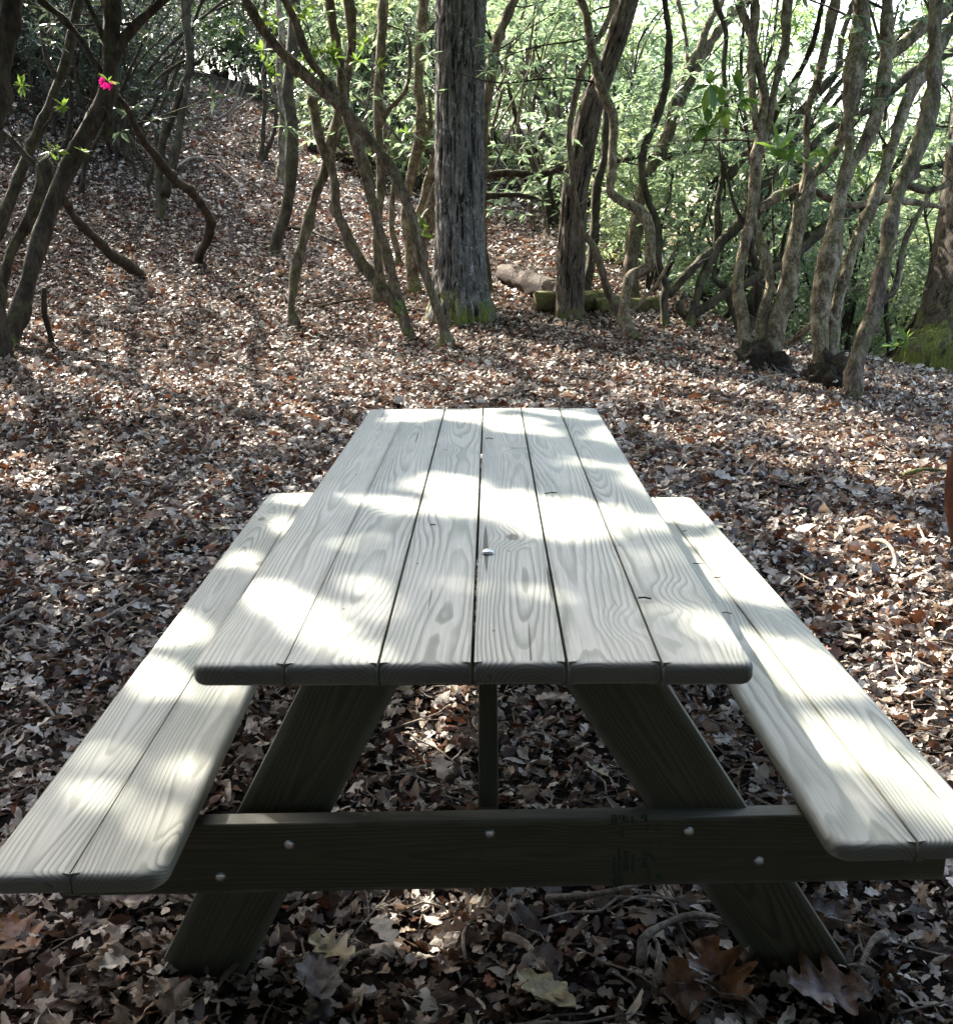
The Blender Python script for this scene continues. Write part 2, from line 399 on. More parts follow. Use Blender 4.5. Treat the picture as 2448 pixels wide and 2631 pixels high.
def beam_pt(px, py, off=.0005):
    d = Vector(ray(px, py)); c = Vector(CAM); t = (fc-c).dot(fn)/d.dot(fn)
    return c + d*t + fn*off
q_ = fn.to_track_quat('Z', 'Y').to_euler()
for px, py in [(743, 2171), (1258, 2143), (1769, 2137), (567, 2254), (1949, 2213)]:
    link('bolt_head', bme, None, TBL, beam_pt(px, py, -.0005), q_)
tb = link('bolt_head', bme, None, TBL, (.0217, .562, H+.0035), (0, 0, 0)); tb.scale = (1.25, 1.25, 1.3)
# faded lumber stamp on the beam (flat print)
mb = MB(); q0 = lambda X, Y: beam_pt(1500+X/5.286, 2050+Y/5.286, .0007)
strokes = [(365, 225, 395, 375), (400, 230, 450, 385), (470, 230, 500, 300), (515, 235, 560, 345), (570, 250, 600, 340), (640, 250, 670, 360), (770, 228, 812, 285), (820, 232, 860, 325), (840, 362, 905, 385), (842, 388, 862, 462), (880, 392, 905, 440), (970, 350, 1035, 372), (972, 375, 992, 455), (1015, 375, 1040, 450), (490, 400, 540, 540), (355, 455, 480, 480), (850, 590, 950, 610), (870, 615, 890, 655), (925, 612, 945, 655), (1010, 600, 1030, 665), (1036, 630, 1050, 665), (390, 780, 430, 1050), (452, 690, 495, 1060), (500, 790, 515, 1000), (530, 720, 608, 995), (640, 760, 685, 1020), (385, 1072, 540, 1095), (390, 1100, 440, 1190), (455, 1100, 540, 1185), (722, 840, 748, 868), (980, 1022, 1048, 1105)]
for x0, y0, x1, y1 in strokes: mb.add([q0(x0, y1), q0(x1, y1), q0(x1, y0), q0(x0, y0)], [(0, 1, 2, 3)])
for poly in [[(790, 770), (800, 720), (905, 735), (985, 865), (940, 875), (870, 790)], [(775, 960), (790, 830), (835, 800), (860, 870), (868, 965)], [(850, 975), (885, 985), (915, 1085), (862, 1112)]]:
    mb.add([q0(*c) for c in poly][::-1], [tuple(range(len(poly)))])
mb.build('stamp_mark', M['ink'], TBL, smooth=False)

# ------------------------------------------------------------------ tubes
def catmull(P, n):
    P = [P[0]*2-P[1]] + P + [P[-1]*2-P[-2]] ; out_ = []
    for i in range(1, len(P)-2):
        k = n[i-1]
        for j in range(k):
            t = j/k; p0, p1, p2, p3 = P[i-1], P[i], P[i+1], P[i+2]
            out_.append(.5*((2*p1)+(-p0+p2)*t+(2*p0-5*p1+4*p2-p3)*t*t+(-p0+3*p1-3*p2+p3)*t**3))
    out_.append(P[-2]); return out_
def tube(pts, rad, seg=10, knob=.16, wob=.0, furrow=0.0, step=None, seed=0.0, moss_h=.25, cap=True, flare=0.0):
    """pts list of Vector, rad list. returns verts, faces, moss attr, furrow attr"""
    Q = [np.array([*p, r_]) for p, r_ in zip(pts, rad)]
    n = []
    for i in range(len(Q)-1):
        d = np.linalg.norm(Q[i+1][:3]-Q[i][:3]); s_ = step or max(.035, min(.12, (Q[i][3]+Q[i+1][3])*.55)); n.append(max(1, int(round(d/s_))))
    C_ = catmull(Q, n); V_, F_, MO, FU = [], [], [], []
    z0 = pts[0][2]; up = None; arc = 0
    for i, c in enumerate(C_):
        p = Vector(c[:3]); r_ = max(.0015, c[3])
        a = Vector(C_[max(0, i-1)][:3]); b = Vector(C_[min(len(C_)-1, i+1)][:3]); t = (b-a)
        t = t.normalized() if t.length > 1e-9 else Vector((0, 0, 1))
        if up is None:
            up = t.cross(Vector((.3, .9, .1))).normalized()
        up = (up - t*up.dot(t)).normalized(); bi = t.cross(up)
        if i: arc += (p-Vector(C_[i-1][:3])).length
        kn = 1 + knob*1.6*noise.noise(Vector((arc/(r_*4+.02), seed, 1.3)))
        p = p + (up*noise.noise(Vector((arc*2.2, seed, 7))) + bi*noise.noise(Vector((arc*2.2, seed, 17))))*wob
        for j in range(seg):
            th = 2*math.pi*j/seg; ca, sa = math.cos(th), math.sin(th)
            rr = r_*kn*(1 + knob*1.0*noise.noise(Vector((ca*1.4, sa*1.4, arc/(r_*2.6+.01)+seed))))
            fu = .5
            if furrow:
                # interlacing vertical ridges
                ang = th*r_
                q = noise.noise(Vector((ca*r_*26+seed, sa*r_*26, arc*1.5 + .35*noise.noise(Vector((ca*3, sa*3, arc*4))))))
                q2 = noise.noise(Vector((ca*r_*60, sa*r_*60+seed, arc*9)))
                v_ = 1-min(1, abs(q)*3.2); fu = 1-v_**1.3
                rr += furrow*(fu-.6) + furrow*.35*q2
            if flare:
                hgt = max(0, (p.z-z0)/.55)
                rr *= 1 + flare*math.exp(-hgt*2.2)*(.35+.9*max(0, noise.noise(Vector((ca*1.7+seed, sa*1.7, 2))) + .25))
            V_.append(p + (up*ca+bi*sa)*rr)
            MO.append(max(0, 1-(p.z-z0)/moss_h) if moss_h > 0 else 0); FU.append(fu)
    if knob > .1 and seg > 6:
        kr = random.Random(int(seed*977)+5)
        for _ in range(int(arc/.28)):
            i0 = kr.randrange(1, max(2, len(C_)-1)); j0 = kr.randrange(seg); c0 = V_[i0*seg+j0].copy(); cc_ = Vector(C_[i0][:3]); r0 = (c0-cc_).length; amp = kr.uniform(.25, .6)*r0
            for i in range(max(0, i0-3), min(len(C_), i0+4)):
                for j in range(seg):
                    v_ = V_[i*seg+j]; w_ = math.exp(-((v_-c0).length/(r0*.75))**2); v_ += (c0-cc_).normalized()*amp*w_
    m = len(C_)
    for i in range(m-1):
        for j in range(seg):
            k = (j+1) % seg; F_.append((i*seg+j, i*seg+k, (i+1)*seg+k, (i+1)*seg+j))
    if cap:
        F_.append(tuple(range(seg-1, -1, -1))); F_.append(tuple((m-1)*seg+j for j in range(seg)))
    return V_, F_, MO, FU
def tube_obj(name, pts, rad, mat, parent, **k):
    V_, F_, MO, FU = tube([Vector(p) for p in pts], rad, **k)
    me = mesh_py(name, V_, F_); 
    a = me.attributes.new('moss', 'FLOAT', 'POINT'); a.data.foreach_set('value', MO)
    if k.get('furrow'):
        a = me.attributes.new('furrow', 'FLOAT', 'POINT'); a.data.foreach_set('value', FU)
    return link(name, me, mat, parent)

# ------------------------------------------------------------------ leaves
LT_V = np.array([(0, 0, 0), (-.13, .3, .02), (-.15, .62, .015), (0, 1, -.09), (.15, .62, .015), (.13, .3, .02), (0, .46, -.03)])
LT_F = [(0, 6, 1), (1, 6, 2), (2, 6, 3), (3, 6, 4), (4, 6, 5), (5, 6, 0)]
LT4_V = np.array([(0, 0, 0), (-.15, .45, .03), (0, 1, -.08), (.15, .45, .03)]); LT4_F = [(0, 2, 1), (0, 3, 2)]
def frames_from(dirs, roll):
    """leaf axis dirs (n,3); up-ish normal"""
    y = dirs/np.linalg.norm(dirs, axis=1, keepdims=True)
    ref = np.tile([0, 0, 1.0], (len(y), 1)) + rng.normal(0, .25, (len(y), 3))
    x = np.cross(y, ref); x /= np.linalg.norm(x, axis=1, keepdims=True)+1e-9
    z = np.cross(x, y)
    c, s_ = np.cos(roll)[:, None], np.sin(roll)[:, None]
    return x*c+z*s_, y, z*c-x*s_
def leaves_mesh(name, pos, dirs, ln, wide=1.0, hi=False):
    tv, tf = (LT_V, LT_F) if hi else (LT4_V, LT4_F)
    x, y, z = frames_from(dirs, rng.normal(0, .3, len(pos)))
    n, k = len(pos), len(tv)
    V_ = pos[:, None, :] + ln[:, None, None]*(x[:, None, :]*(tv[None, :, 0, None]*wide) + y[:, None, :]*tv[None, :, 1, None] + z[:, None, :]*tv[None, :, 2, None])
    F_ = (np.array(tf)[None] + (np.arange(n)*k)[:, None, None]).reshape(-1, 3)
    return mesh_np(name, V_.reshape(-1, 3), F_)
def whorls(centers, axis=None, per=8, size=.12, droop=.1):
    """leaves radiating round each centre"""
    n = len(centers); ax = np.tile([0, 0, 1.0], (n, 1)) if axis is None else axis
    ax = ax + rng.normal(0, .35, (n, 3)); ax /= np.linalg.norm(ax, axis=1, keepdims=True)
    t = np.cross(ax, rng.normal(0, 1, (n, 3))); t /= np.linalg.norm(t, axis=1, keepdims=True); b = np.cross(ax, t)
    th = (np.arange(per)*2*np.pi/per)[None] + rng.normal(0, .25, (n, per))
    el = rng.normal(droop, .3, (n, per))
    d = (np.cos(th)*np.cos(el))[..., None]*t[:, None] + (np.sin(th)*np.cos(el))[..., None]*b[:, None] + np.sin(el)[..., None]*ax[:, None]
    ln = size*rng.uniform(.65, 1.2, (n, per))
    return np.repeat(centers, per, 0), d.reshape(-1, 3), ln.ravel()

# ------------------------------------------------------------------ trees traced from the photograph
REG = {1: (0, 0, 2.1146), 2: (620, 0, 2.1146), 3: (1240, 0, 2.115), 4: (1788, 0, 1.8755)}
STEM = []
TOPS = []          # (position, tree root) where crowns hang
def build_tree(name, label, cat, reg, stems, mat, dz=0.0, depth=None, group=None, big=None, ext=2.2, crown=True):
    ox, oy, s_ = REG[reg]
    px = [[(ox+a/s_, oy+b/s_, c/s_) for a, b, c in st['p']] for st in stems]
    bx, by, bw = px[0][0]
    if depth is None: p0, t0 = on_ground(bx, by)
    else: t0 = depth; p0 = at_depth(bx, by, t0)
    root = empty(name, tuple(p0)); tag(root, label, cat, group)
    main = px[0]; y0, y1 = main[0][1], main[-1][1]
    def mdepth(y): return t0 + dz*min(1.2, max(0, (y0-y)/max(1, y0-y1)))
    for k, (st, pp) in enumerate(zip(stems, px)):
        pts, rad = [], []; n = len(pp)
        tl = on_ground(pp[-1][0], pp[-1][1])[1] if st.get('land') else 0
        for i, (X, Y, W_) in enumerate(pp):
            f_ = i/(n-1)
            t = mdepth(pp[0][1])*(1-f_)+tl*f_ if st.get('land') else mdepth(Y) if k == 0 else mdepth(pp[0][1])*(1-f_) + (mdepth(Y)+st.get('dz', 0.0))*f_
            t += st.get('d0', 0.0)
            pts.append(Vector(at_depth(X, Y, t))); rad.append(W_/2*t/FPX)
        if st.get('g', k == 0):     # rooted: sink into the ground
            if k > 0:
                pass
            gz = ground_z(pts[0].x, pts[0].y)
            dpt = Vector((pts[0].x, pts[0].y, min(gz, pts[0].z)-.12)); dpt += (pts[0]-pts[1])*.15*Vector((1, 1, 0)).length*0
            pts.insert(0, dpt); rad.insert(0, rad[0]*(1.25 if not big else 1.0))
        if st.get('noext') and not st.get('stub'): rad[-1] *= .45
        lx, ly, lw = pp[-1]
        if (ly <= 8 or lx > 2440 or lx < 5) and not st.get('noext'):
            d = (pts[-1]-pts[-2]).normalized(); p = pts[-1].copy(); r_ = rad[-1]
            e = ext*st.get('ext', 1.0)
            for q in range(4):
                d = (d + Vector((random.uniform(-.2, .2), random.uniform(-.2, .2), .22))).normalized()
                p = p + d*e/4; r_ *= .8 if not big else .94
                pts.append(p.copy()); rad.append(r_)
                if q in (1, 2) and not big:     # forks above the frame
                    dd = (d + Vector((random.uniform(-.9, .9), random.uniform(-.9, .9), .3))).normalized()
                    bp = [p + dd*z_*.35 + Vector((0, 0, .05*z_*z_)) for z_ in range(4)]
                    tube_obj('limb', bp, [r_*.7, r_*.55, r_*.4, r_*.2], mat, root, seg=6, moss_h=0).location = -Vector(root.location)
                    TOPS.append((bp[-1], root))
            TOPS.append((p.copy(), root))
        for q in range(1, len(pts)):
            for f_ in (.2, .5, .8):
                v_ = pts[q-1].lerp(pts[q], f_)
                if v_.z > 2.0 and not (big and k == 0): STEM.append((v_, root, rad[q]))
        seg = big['seg'] if big and k == 0 else (12 if max(rad) > .05 else 9)
        kw = dict(seg=seg, seed=random.uniform(0, 90), knob=st.get('knob', .2), wob=st.get('wob', .012), moss_h=.35 if st.get('g', k == 0) else 0)
        if big and k == 0: kw.update(furrow=big['f'], step=big['step'], knob=.05, wob=0, moss_h=big.get('mh', .6), flare=big.get('flare', .3))
        elif st.get('g', k == 0): kw.update(flare=.35)
        ob = tube_obj('trunk' if (k == 0 or st.get('g')) else 'limb', pts, rad, mat, root, **kw)
        ob.location = -Vector(root.location)
        # short dead twigs on the stems
        for _ in range(st.get('tw', 6 if not big else 0)):
            i = random.randrange(1, len(pts)-1); f_ = random.random(); p = pts[i].lerp(pts[i+1], f_); r_ = rad[i]
            dd = Vector((random.uniform(-1, 1), random.uniform(-1, .6), random.uniform(-.1, .9))).normalized(); ln = random.uniform(.12, .6)
            bp = [p + dd*ln*z_/3 + Vector((random.uniform(-.02, .02), 0, random.uniform(-.03, .03)))*z_ for z_ in range(4)]
            r0 = min(r_*.35, .007)
            o_ = tube_obj('twig', bp, [r0, r0*.7, r0*.5, r0*.25], mat, root, seg=5, moss_h=0, wob=.01); o_.location = -Vector(root.location)
    return root, t0

def P(*a, **k): return dict(p=list(a), **k)
T = build_tree
T_A = T('rhododendron_tree', 'thick dark trunk leaning right from the left frame edge, magenta flower at its fork', 'tree', 1, [
    P((40, 1885, 105), (90, 1720, 95), (150, 1520, 92), (220, 1290, 92), (295, 1080, 88), (370, 920, 92), (440, 780, 95), (510, 640, 85), (570, 540, 95), (600, 430, 95), (605, 240, 100), (612, 0, 112), knob=.14),
    P((590, 560, 60), (590, 660, 55), (588, 775, 45), noext=1, tw=0),
    P((240, 1560, 24), (242, 1690, 30), (262, 1780, 30), (285, 1868, 34), noext=1, tw=0, land=1, stub=1),
    P((350, 1080, 50), (400, 1170, 42), (470, 1245, 44), (545, 1315, 48), (610, 1385, 55), (690, 1435, 62), (760, 1490, 58), noext=1, land=1, stub=1),
    P((600, 330, 75), (670, 210, 60), (760, 110, 50), (880, 0, 42)),
    P((560, 400, 40), (500, 320, 34), (430, 200, 34), (340, 90, 40), (230, 0, 36)),
    P((585, 250, 40), (530, 130, 32), (470, 0, 32)),
    P((620, 500, 28), (690, 590, 30), (740, 700, 36), (790, 780, 42), (850, 850, 48), (910, 930, 52), (960, 985, 50), (1040, 1040, 48), (1100, 1120, 46), (1143, 1200, 50), (1130, 1290, 52), (1090, 1360, 52), (1080, 1425, 58), noext=1, land=1, stub=1, tw=5, knob=.12)],
    M['rhodo_dark'], dz=.2)
T('rhododendron_tree', 'dark slanting stem crossing the upper left corner behind the thick leaning trunk', 'tree', 1, [
    P((-130, 1500, 70), (20, 1170, 62), (100, 960, 58), (170, 790, 56), (250, 620, 54), (310, 470, 52), (370, 300, 50), (400, 140, 50), (432, 0, 52)),
    P((330, 440, 30), (260, 330, 26), (230, 200, 24), (225, 60, 24), (150, 0, 22))], M['rhodo_dark'], dz=.5)
T('rhododendron_tree', 'broken dark stem with a stubby snapped top at the left edge', 'tree', 1, [
    P((-60, 1760, 80), (20, 1500, 66), (60, 1370, 66), (130, 1240, 70), (190, 1120, 90), (235, 1000, 100), (245, 900, 80), (250, 845, 50), noext=1),
    P((215, 920, 40), (130, 830, 36), (60, 755, 34), (-10, 690, 34), noext=1),
    P((170, 1190, 60), (190, 1290, 40), (210, 1400, 30), noext=1, tw=0)], M['rhodo_dark'], dz=.1)
T('rhododendron_tree', 'blackish trunk filling the top left corner of the picture', 'tree', 1, [
    P((-120, 1150, 130), (-70, 800, 120), (-10, 500, 110), (20, 250, 105), (60, 0, 110))], M['rhodo_dark'], dz=.2, depth=8.6)
T('rhododendron_tree', 'forked stem with pale foot and dark upper half on the leafy left slope', 'tree', 1, [
    P((880, 1190, 48), (870, 1080, 42), (868, 1000, 44), (866, 900, 40), (880, 790, 42), (910, 690, 44), (950, 600, 42), (990, 480, 46), (1030, 380, 48), (1030, 250, 48), (1012, 120, 48), (1008, 0, 52)),
    P((895, 1060, 70), (920, 960, 52), (950, 850, 42), (970, 750, 38), (990, 620, 40), (1010, 510, 36), (1028, 410, 34), noext=1),
    P((1030, 340, 26), (1000, 330, 20), (930, 370, 18), (870, 410, 14), (800, 490, 10), noext=1),
    P((1050, 350, 24), (1085, 330, 20), (1112, 285, 14), noext=1)], M['rhodo_dark'], dz=.4)
T('rhododendron_tree', 'smooth dark curved trunk on the slope left of the knobbly thicket', 'tree', 1, [
    P((1490, 1385, 70), (1508, 1280, 62), (1545, 1180, 60), (1575, 1000, 66), (1586, 800, 70), (1582, 620, 64), (1565, 480, 60), (1592, 200, 66), (1602, 0, 62), knob=.1),
    P((1480, 1370, 40), (1455, 1345, 24), (1425, 1355, 12), noext=1, tw=0)], M['rhodo_dark'], dz=.4)
T('rhododendron_tree', 'pale greenish stem standing behind the smooth dark curved trunk', 'tree', 1, [
    P((1520, 1000, 44), (1535, 800, 42), (1538, 600, 46), (1520, 400, 42), (1530, 200, 38), (1510, 0, 34))], M['rhodo_pale'], dz=.3)
T('rhododendron_sapling', 'thin dark straight sapling left of the pale greenish stem', 'tree', 1, [
    P((1418, 870, 26), (1432, 700, 24), (1440, 520, 24), (1432, 400, 22), (1445, 200, 20), (1440, 0, 20)),
    P((1420, 890, 22), (1450, 820, 22), (1490, 720, 20), (1500, 600, 18), (1490, 420, 16), noext=1)], M['rhodo_dark'], dz=.2)
T('rhododendron_tree', 'slender lone stem leaning right with a mossy green foot', 'tree', 2, [
    P((295, 1775, 66), (275, 1690, 48), (280, 1600, 50), (300, 1450, 56), (330, 1320, 58), (370, 1190, 56), (400, 1070, 54), (450, 940, 52), (480, 810, 60), (520, 660, 64), (560, 480, 54), (590, 300, 50), (600, 150, 52), (585, 0, 54))], M['rhodo_mid'], dz=.3)
T_Q = T('rhododendron_tree', 'knobbly crooked stem, left one of the two long stems crossing before the poplar', 'tree', 2, [
    P((908, 1840, 66), (880, 1740, 58), (860, 1640, 56), (820, 1500, 56), (790, 1370, 52), (745, 1230, 52), (712, 1100, 54), (680, 960, 58), (640, 840, 60), (600, 710, 62), (565, 600, 58), (548, 480, 50), (540, 330, 44), (500, 150, 46), (480, 0, 50), knob=.26),
    P((850, 1690, 50), (808, 1620, 52), (750, 1550, 60), (680, 1460, 62), (600, 1340, 60), (550, 1230, 56), (512, 1130, 52), (510, 1000, 56), (488, 900, 56), (440, 800, 52), (405, 650, 50), (385, 550, 50), (360, 500, 36), noext=1, knob=.34, dz=.3)], M['rhodo_mid'], dz=-.1)
T_P = T('rhododendron_tree', 'long mossy stem slanting down right from the top edge, forked above its middle', 'tree', 2, [
    P((1112, 1880, 70), (1092, 1760, 52), (1050, 1640, 50), (1000, 1490, 52), (960, 1340, 58), (930, 1200, 54), (890, 1080, 52), (830, 930, 60), (740, 810, 56), (640, 690, 62), (550, 590, 62), (470, 510, 60), (370, 430, 64), (270, 340, 62), (180, 240, 60), (105, 140, 54), (30, 0, 50), knob=.16),
    P((560, 580, 50), (500, 480, 50), (445, 410, 50), (388, 340, 48), (340, 240, 50), (290, 100, 52), (240, 0, 52)),
    P((300, 420, 20), (275, 385, 18), (260, 380, 12), noext=1, tw=0)], M['rhodo_mid'], dz=-.5)
T('rhododendron_tree', 'upright pale brown trunk behind the two crossing stems', 'tree', 2, [
    P((758, 1650, 80), (750, 1500, 62), (742, 1350, 54), (735, 1200, 50), (758, 1050, 52), (755, 880, 50), (740, 700, 48), (745, 500, 48), (762, 250, 52), (772, 0, 54)),
    P((745, 690, 40), (800, 600, 26), (900, 470, 22), (915, 250, 20), (880, 130, 16), noext=1)], M['rhodo_mid'], dz=.2)
T('rhododendron_sapling', 'thin wavy stem between the crossing stems and the big poplar', 'tree', 2, [
    P((848, 1450, 34), (850, 1370, 34), (820, 1260, 32), (812, 1130, 36), (832, 1000, 32), (800, 850, 30), (780, 700, 28), (810, 560, 24), (860, 420, 20), noext=1)], M['rhodo_mid'])
T_U = T('rhododendron_tree', 'pale upright stem just left of the big poplar, with a limb leaning on it', 'tree', 2, [
    P((940, 1590, 92), (932, 1500, 72), (920, 1400, 54), (902, 1280, 48), (888, 1150, 44), (912, 1000, 44), (942, 870, 56), (960, 760, 56), (976, 600, 52), (962, 450, 50), (972, 250, 56), (992, 0, 60)),
    P((930, 1480, 70), (975, 1350, 66), (1000, 1230, 72), (1050, 1080, 76), (1100, 970, 74), (1150, 860, 72), (1195, 750, 74), (1235, 640, 66), (1262, 500, 78), (1272, 300, 70), (1300, 130, 54), (1300, 0, 50), dz=-.75, knob=.12),
    P((950, 1170, 36), (985, 1100, 44), (1012, 1000, 44), (1035, 900, 40), (1048, 800, 36), noext=1),
    P((960, 830, 30), (1010, 760, 30), (1030, 650, 26), (1020, 500, 24), noext=1)], M['rhodo_pale'], dz=.1)
T_W = T('tulip_poplar', 'biggest straight grey trunk with furrowed bark and green mossy foot, behind the table', 'tree', 2, [
    P((1200, 1725, 345), (1196, 1640, 318), (1190, 1500, 288), (1188, 1300, 270), (1187, 1100, 266), (1186, 900, 262), (1186, 600, 258), (1188, 300, 264), (1192, 0, 274), tw=0)],
    M['poplar'], dz=.0, big=dict(seg=120, f=.032, step=.028, flare=.36), ext=4)
T('rhododendron_tree', 'light stem rising right beside the upper half of the big poplar', 'tree', 2, [
    P((1250, 1560, 44), (1290, 1200, 44), (1310, 900, 44), (1320, 650, 46), (1335, 560, 50), (1355, 420, 56), (1382, 250, 56), (1420, 140, 50), (1480, 0, 46))], M['rhodo_mid'], depth=T_W[1]+1.2)
T_Z = T('oak_tree', 'tall brown trunk with furrowed bark leaning right, right of the big poplar', 'tree', 3, [
    P((470, 1725, 158), (474, 1640, 142), (478, 1450, 142), (488, 1250, 142), (500, 1050, 136), (536, 850, 132), (562, 700, 128), (598, 550, 124), (645, 440, 116), (700, 300, 104), (745, 150, 118), (785, 0, 124), tw=0)],
    M['oak'], dz=.2, big=dict(seg=72, f=.017, step=.026, flare=.22, mh=.3), ext=4)
T('rhododendron_tree', 'bare limbed tree sending two low horizontal limbs out behind the leaning oak', 'tree', 3, [
    P((20, 1500, 50), (-10, 1250, 44), (-20, 1060, 44), (-15, 950, 40), (-40, 700, 36), (-20, 400, 30), (-30, 0, 28)),
    P((-15, 955, 42), (150, 940, 42), (300, 952, 38), (400, 920, 32), (480, 908, 28), (600, 918, 26), (700, 888, 24), (850, 850, 24), (1000, 838, 32), (1100, 820, 26), (1160, 812, 14), noext=1, tw=6),
    P((-15, 1065, 34), (140, 1058, 30), (250, 1066, 26), (335, 1092, 16), noext=1, tw=3),
    P((380, 930, 26), (360, 1020, 22), (390, 1110, 18), (440, 1180, 14), noext=1)], M['rhodo_dark'], dz=.2, depth=T_W[1]+1.6)
T('rhododendron_tree', 'pale twisting stem with a hooked kink near the ground, right of the oak', 'tree', 3, [
    P((848, 1850, 66), (798, 1800, 66), (772, 1700, 60), (775, 1590, 54), (800, 1500, 52), (840, 1475, 52), (905, 1450, 60), (912, 1330, 58), (902, 1225, 60), (850, 1140, 60), (760, 1095, 52), (692, 1035, 50), (700, 950, 58), (702, 850, 52), (710, 700, 48), (700, 600, 52), (640, 465, 50), (612, 350, 42), (590, 245, 46), (568, 100, 42), (535, 0, 42), knob=.14),
    P((600, 240, 30), (650, 170, 34), (695, 70, 32), (705, 0, 34)),
    P((800, 1700, 18), (880, 1620, 20), (960, 1520, 16), (1040, 1370, 12), (1120, 1270, 8), noext=1, dz=-.3, tw=1)], M['rhodo_pale'], dz=.3)
T('rhododendron_tree', 'thin vine like stem crossing in front of the leaning oak trunk', 'tree', 3, [
    P((748, 1755, 46), (740, 1690, 44), (690, 1600, 40), (640, 1450, 36), (600, 1340, 36), (540, 1250, 32), (512, 1100, 28), (480, 900, 28), (470, 720, 30), (500, 550, 32), (530, 400, 32), (585, 300, 30), noext=1)], M['rhodo_mid'], dz=-.3)
T('rhododendron_tree', 'straight mid brown stem directly behind the right side of the oak', 'tree', 3, [
    P((600, 1680, 46), (570, 1560, 46), (585, 1440, 50), (603, 1300, 46), (612, 1150, 46), (622, 1000, 48), (660, 850, 46), (672, 650, 46), (668, 500, 40), noext=1)], M['rhodo_dark'], dz=.2)
T('rhododendron_tree', 'many limbed tree with mossy lower trunk fanning up and right, between oak and right thicket', 'tree', 3, [
    P((815, 1640, 80), (800, 1460, 84), (820, 1300, 82), (842, 1180, 72), (855, 1050, 62), (880, 950, 54), (940, 870, 60), (1000, 750, 62), (1050, 620, 54), (1130, 430, 60), (1200, 300, 60), (1290, 150, 50), (1390, 50, 40), (1440, 0, 36)),
    P((1005, 740, 48), (1030, 600, 46), (1080, 450, 44), (1160, 300, 42), (1235, 120, 38), (1300, 0, 32)),
    P((1050, 560, 26), (1100, 400, 24), (1110, 300, 22), (1090, 100, 20), (1060, 0, 20))], M['rhodo_mid'], dz=.5)
T('rhododendron_tree', 'slim grey stem bending past the fan shaped tree toward the top edge', 'tree', 3, [
    P((990, 1780, 46), (985, 1620, 40), (1000, 1560, 40), (955, 1420, 40), (945, 1220, 40), (900, 1080, 40), (860, 920, 40), (880, 800, 40), (940, 650, 42), (1000, 450, 42), (1012, 200, 38), (990, 0, 32))], M['rhodo_dark'], dz=.2)
T('rhododendron_tree', 'low dark tree with crossing limbs rising to the right behind the right thicket', 'tree', 3, [
    P((1115, 1785, 52), (1130, 1720, 50), (1165, 1600, 46), (1195, 1500, 48), (1250, 1390, 50), (1300, 1310, 56), (1390, 1220, 60), (1480, 1090, 52), (1560, 940, 44), (1660, 800, 40), (1760, 690, 40), (1880, 520, 36), (2000, 380, 34), noext=1, tw=5),
    P((1010, 1600, 52), (1100, 1500, 52), (1180, 1420, 50), (1250, 1350, 50), noext=1),
    P((1140, 1715, 46), (1250, 1640, 50), (1340, 1585, 46), (1430, 1540, 42), (1520, 1490, 40), (1680, 1400, 40), (1850, 1250, 40), (2000, 1130, 36), (2150, 1080, 30), noext=1, tw=6),
    P((1060, 1640, 40), (1080, 1690, 44), (1130, 1740, 44), noext=1, tw=0)], M['rhodo_dark'], dz=1.0)
T('rhododendron_tree', 'thin nearly black sinuous stem just left of the first right hand clump', 'tree', 4, [
    P((205, 1600, 34), (150, 1395, 36), (90, 1340, 26), (95, 1200, 26), (100, 1000, 26), (128, 850, 30), (140, 700, 30), (146, 500, 26), (132, 330, 26), (142, 150, 26), (92, 0, 30)),
    P((150, 860, 40), (210, 780, 44), (300, 690, 42), (420, 610, 40), (520, 520, 38), (620, 400, 34), (740, 300, 30), noext=1, tw=4)], M['rhodo_dark'], dz=.2)
G1 = 'rhododendron clumps on the right'
T_G1 = T('rhododendron_clump', 'clump of pale flaking stems from one dark stump, left of the two right clumps', 'tree', 4, [
    P((262, 1770, 75), (238, 1640, 62), (226, 1520, 60), (205, 1395, 56), (214, 1270, 50), (240, 1160, 50), (266, 1050, 52), (280, 900, 62), (292, 760, 62), (318, 600, 46), (326, 450, 42), (300, 300, 42), (272, 180, 36), (228, 60, 36), (210, 0, 32)),
    P((300, 1740, 60), (308, 1640, 58), (328, 1490, 52), (358, 1390, 52), (346, 1280, 46), (312, 1180, 46), (290, 1060, 50), noext=1, g=True),
    P((360, 1760, 95), (370, 1650, 90), (392, 1520, 86), (440, 1400, 80), (462, 1250, 76), (490, 1100, 80), (512, 980, 80), (540, 860, 62), (535, 760, 36), (533, 640, 34), (545, 500, 40), (582, 390, 46), (630, 200, 50), (672, 0, 50), g=True),
    P((545, 850, 56), (600, 800, 58), (655, 740, 56), (705, 665, 50), (742, 560, 60), (770, 400, 70), (788, 200, 74), (800, 0, 66)),
    P((300, 720, 40), (350, 600, 36), (388, 400, 40), (428, 200, 46), (440, 0, 46)),
    P((292, 620, 40), (270, 450, 38), (272, 250, 42), (280, 0, 44)),
    P((300, 1010, 40), (360, 970, 40), (430, 930, 40), (520, 900, 34), (650, 960, 30), (760, 990, 32), (900, 960, 36), (1050, 975, 36), (1190, 1000, 34), noext=1, tw=6)],
    M['rhodo_pale'], dz=.2)
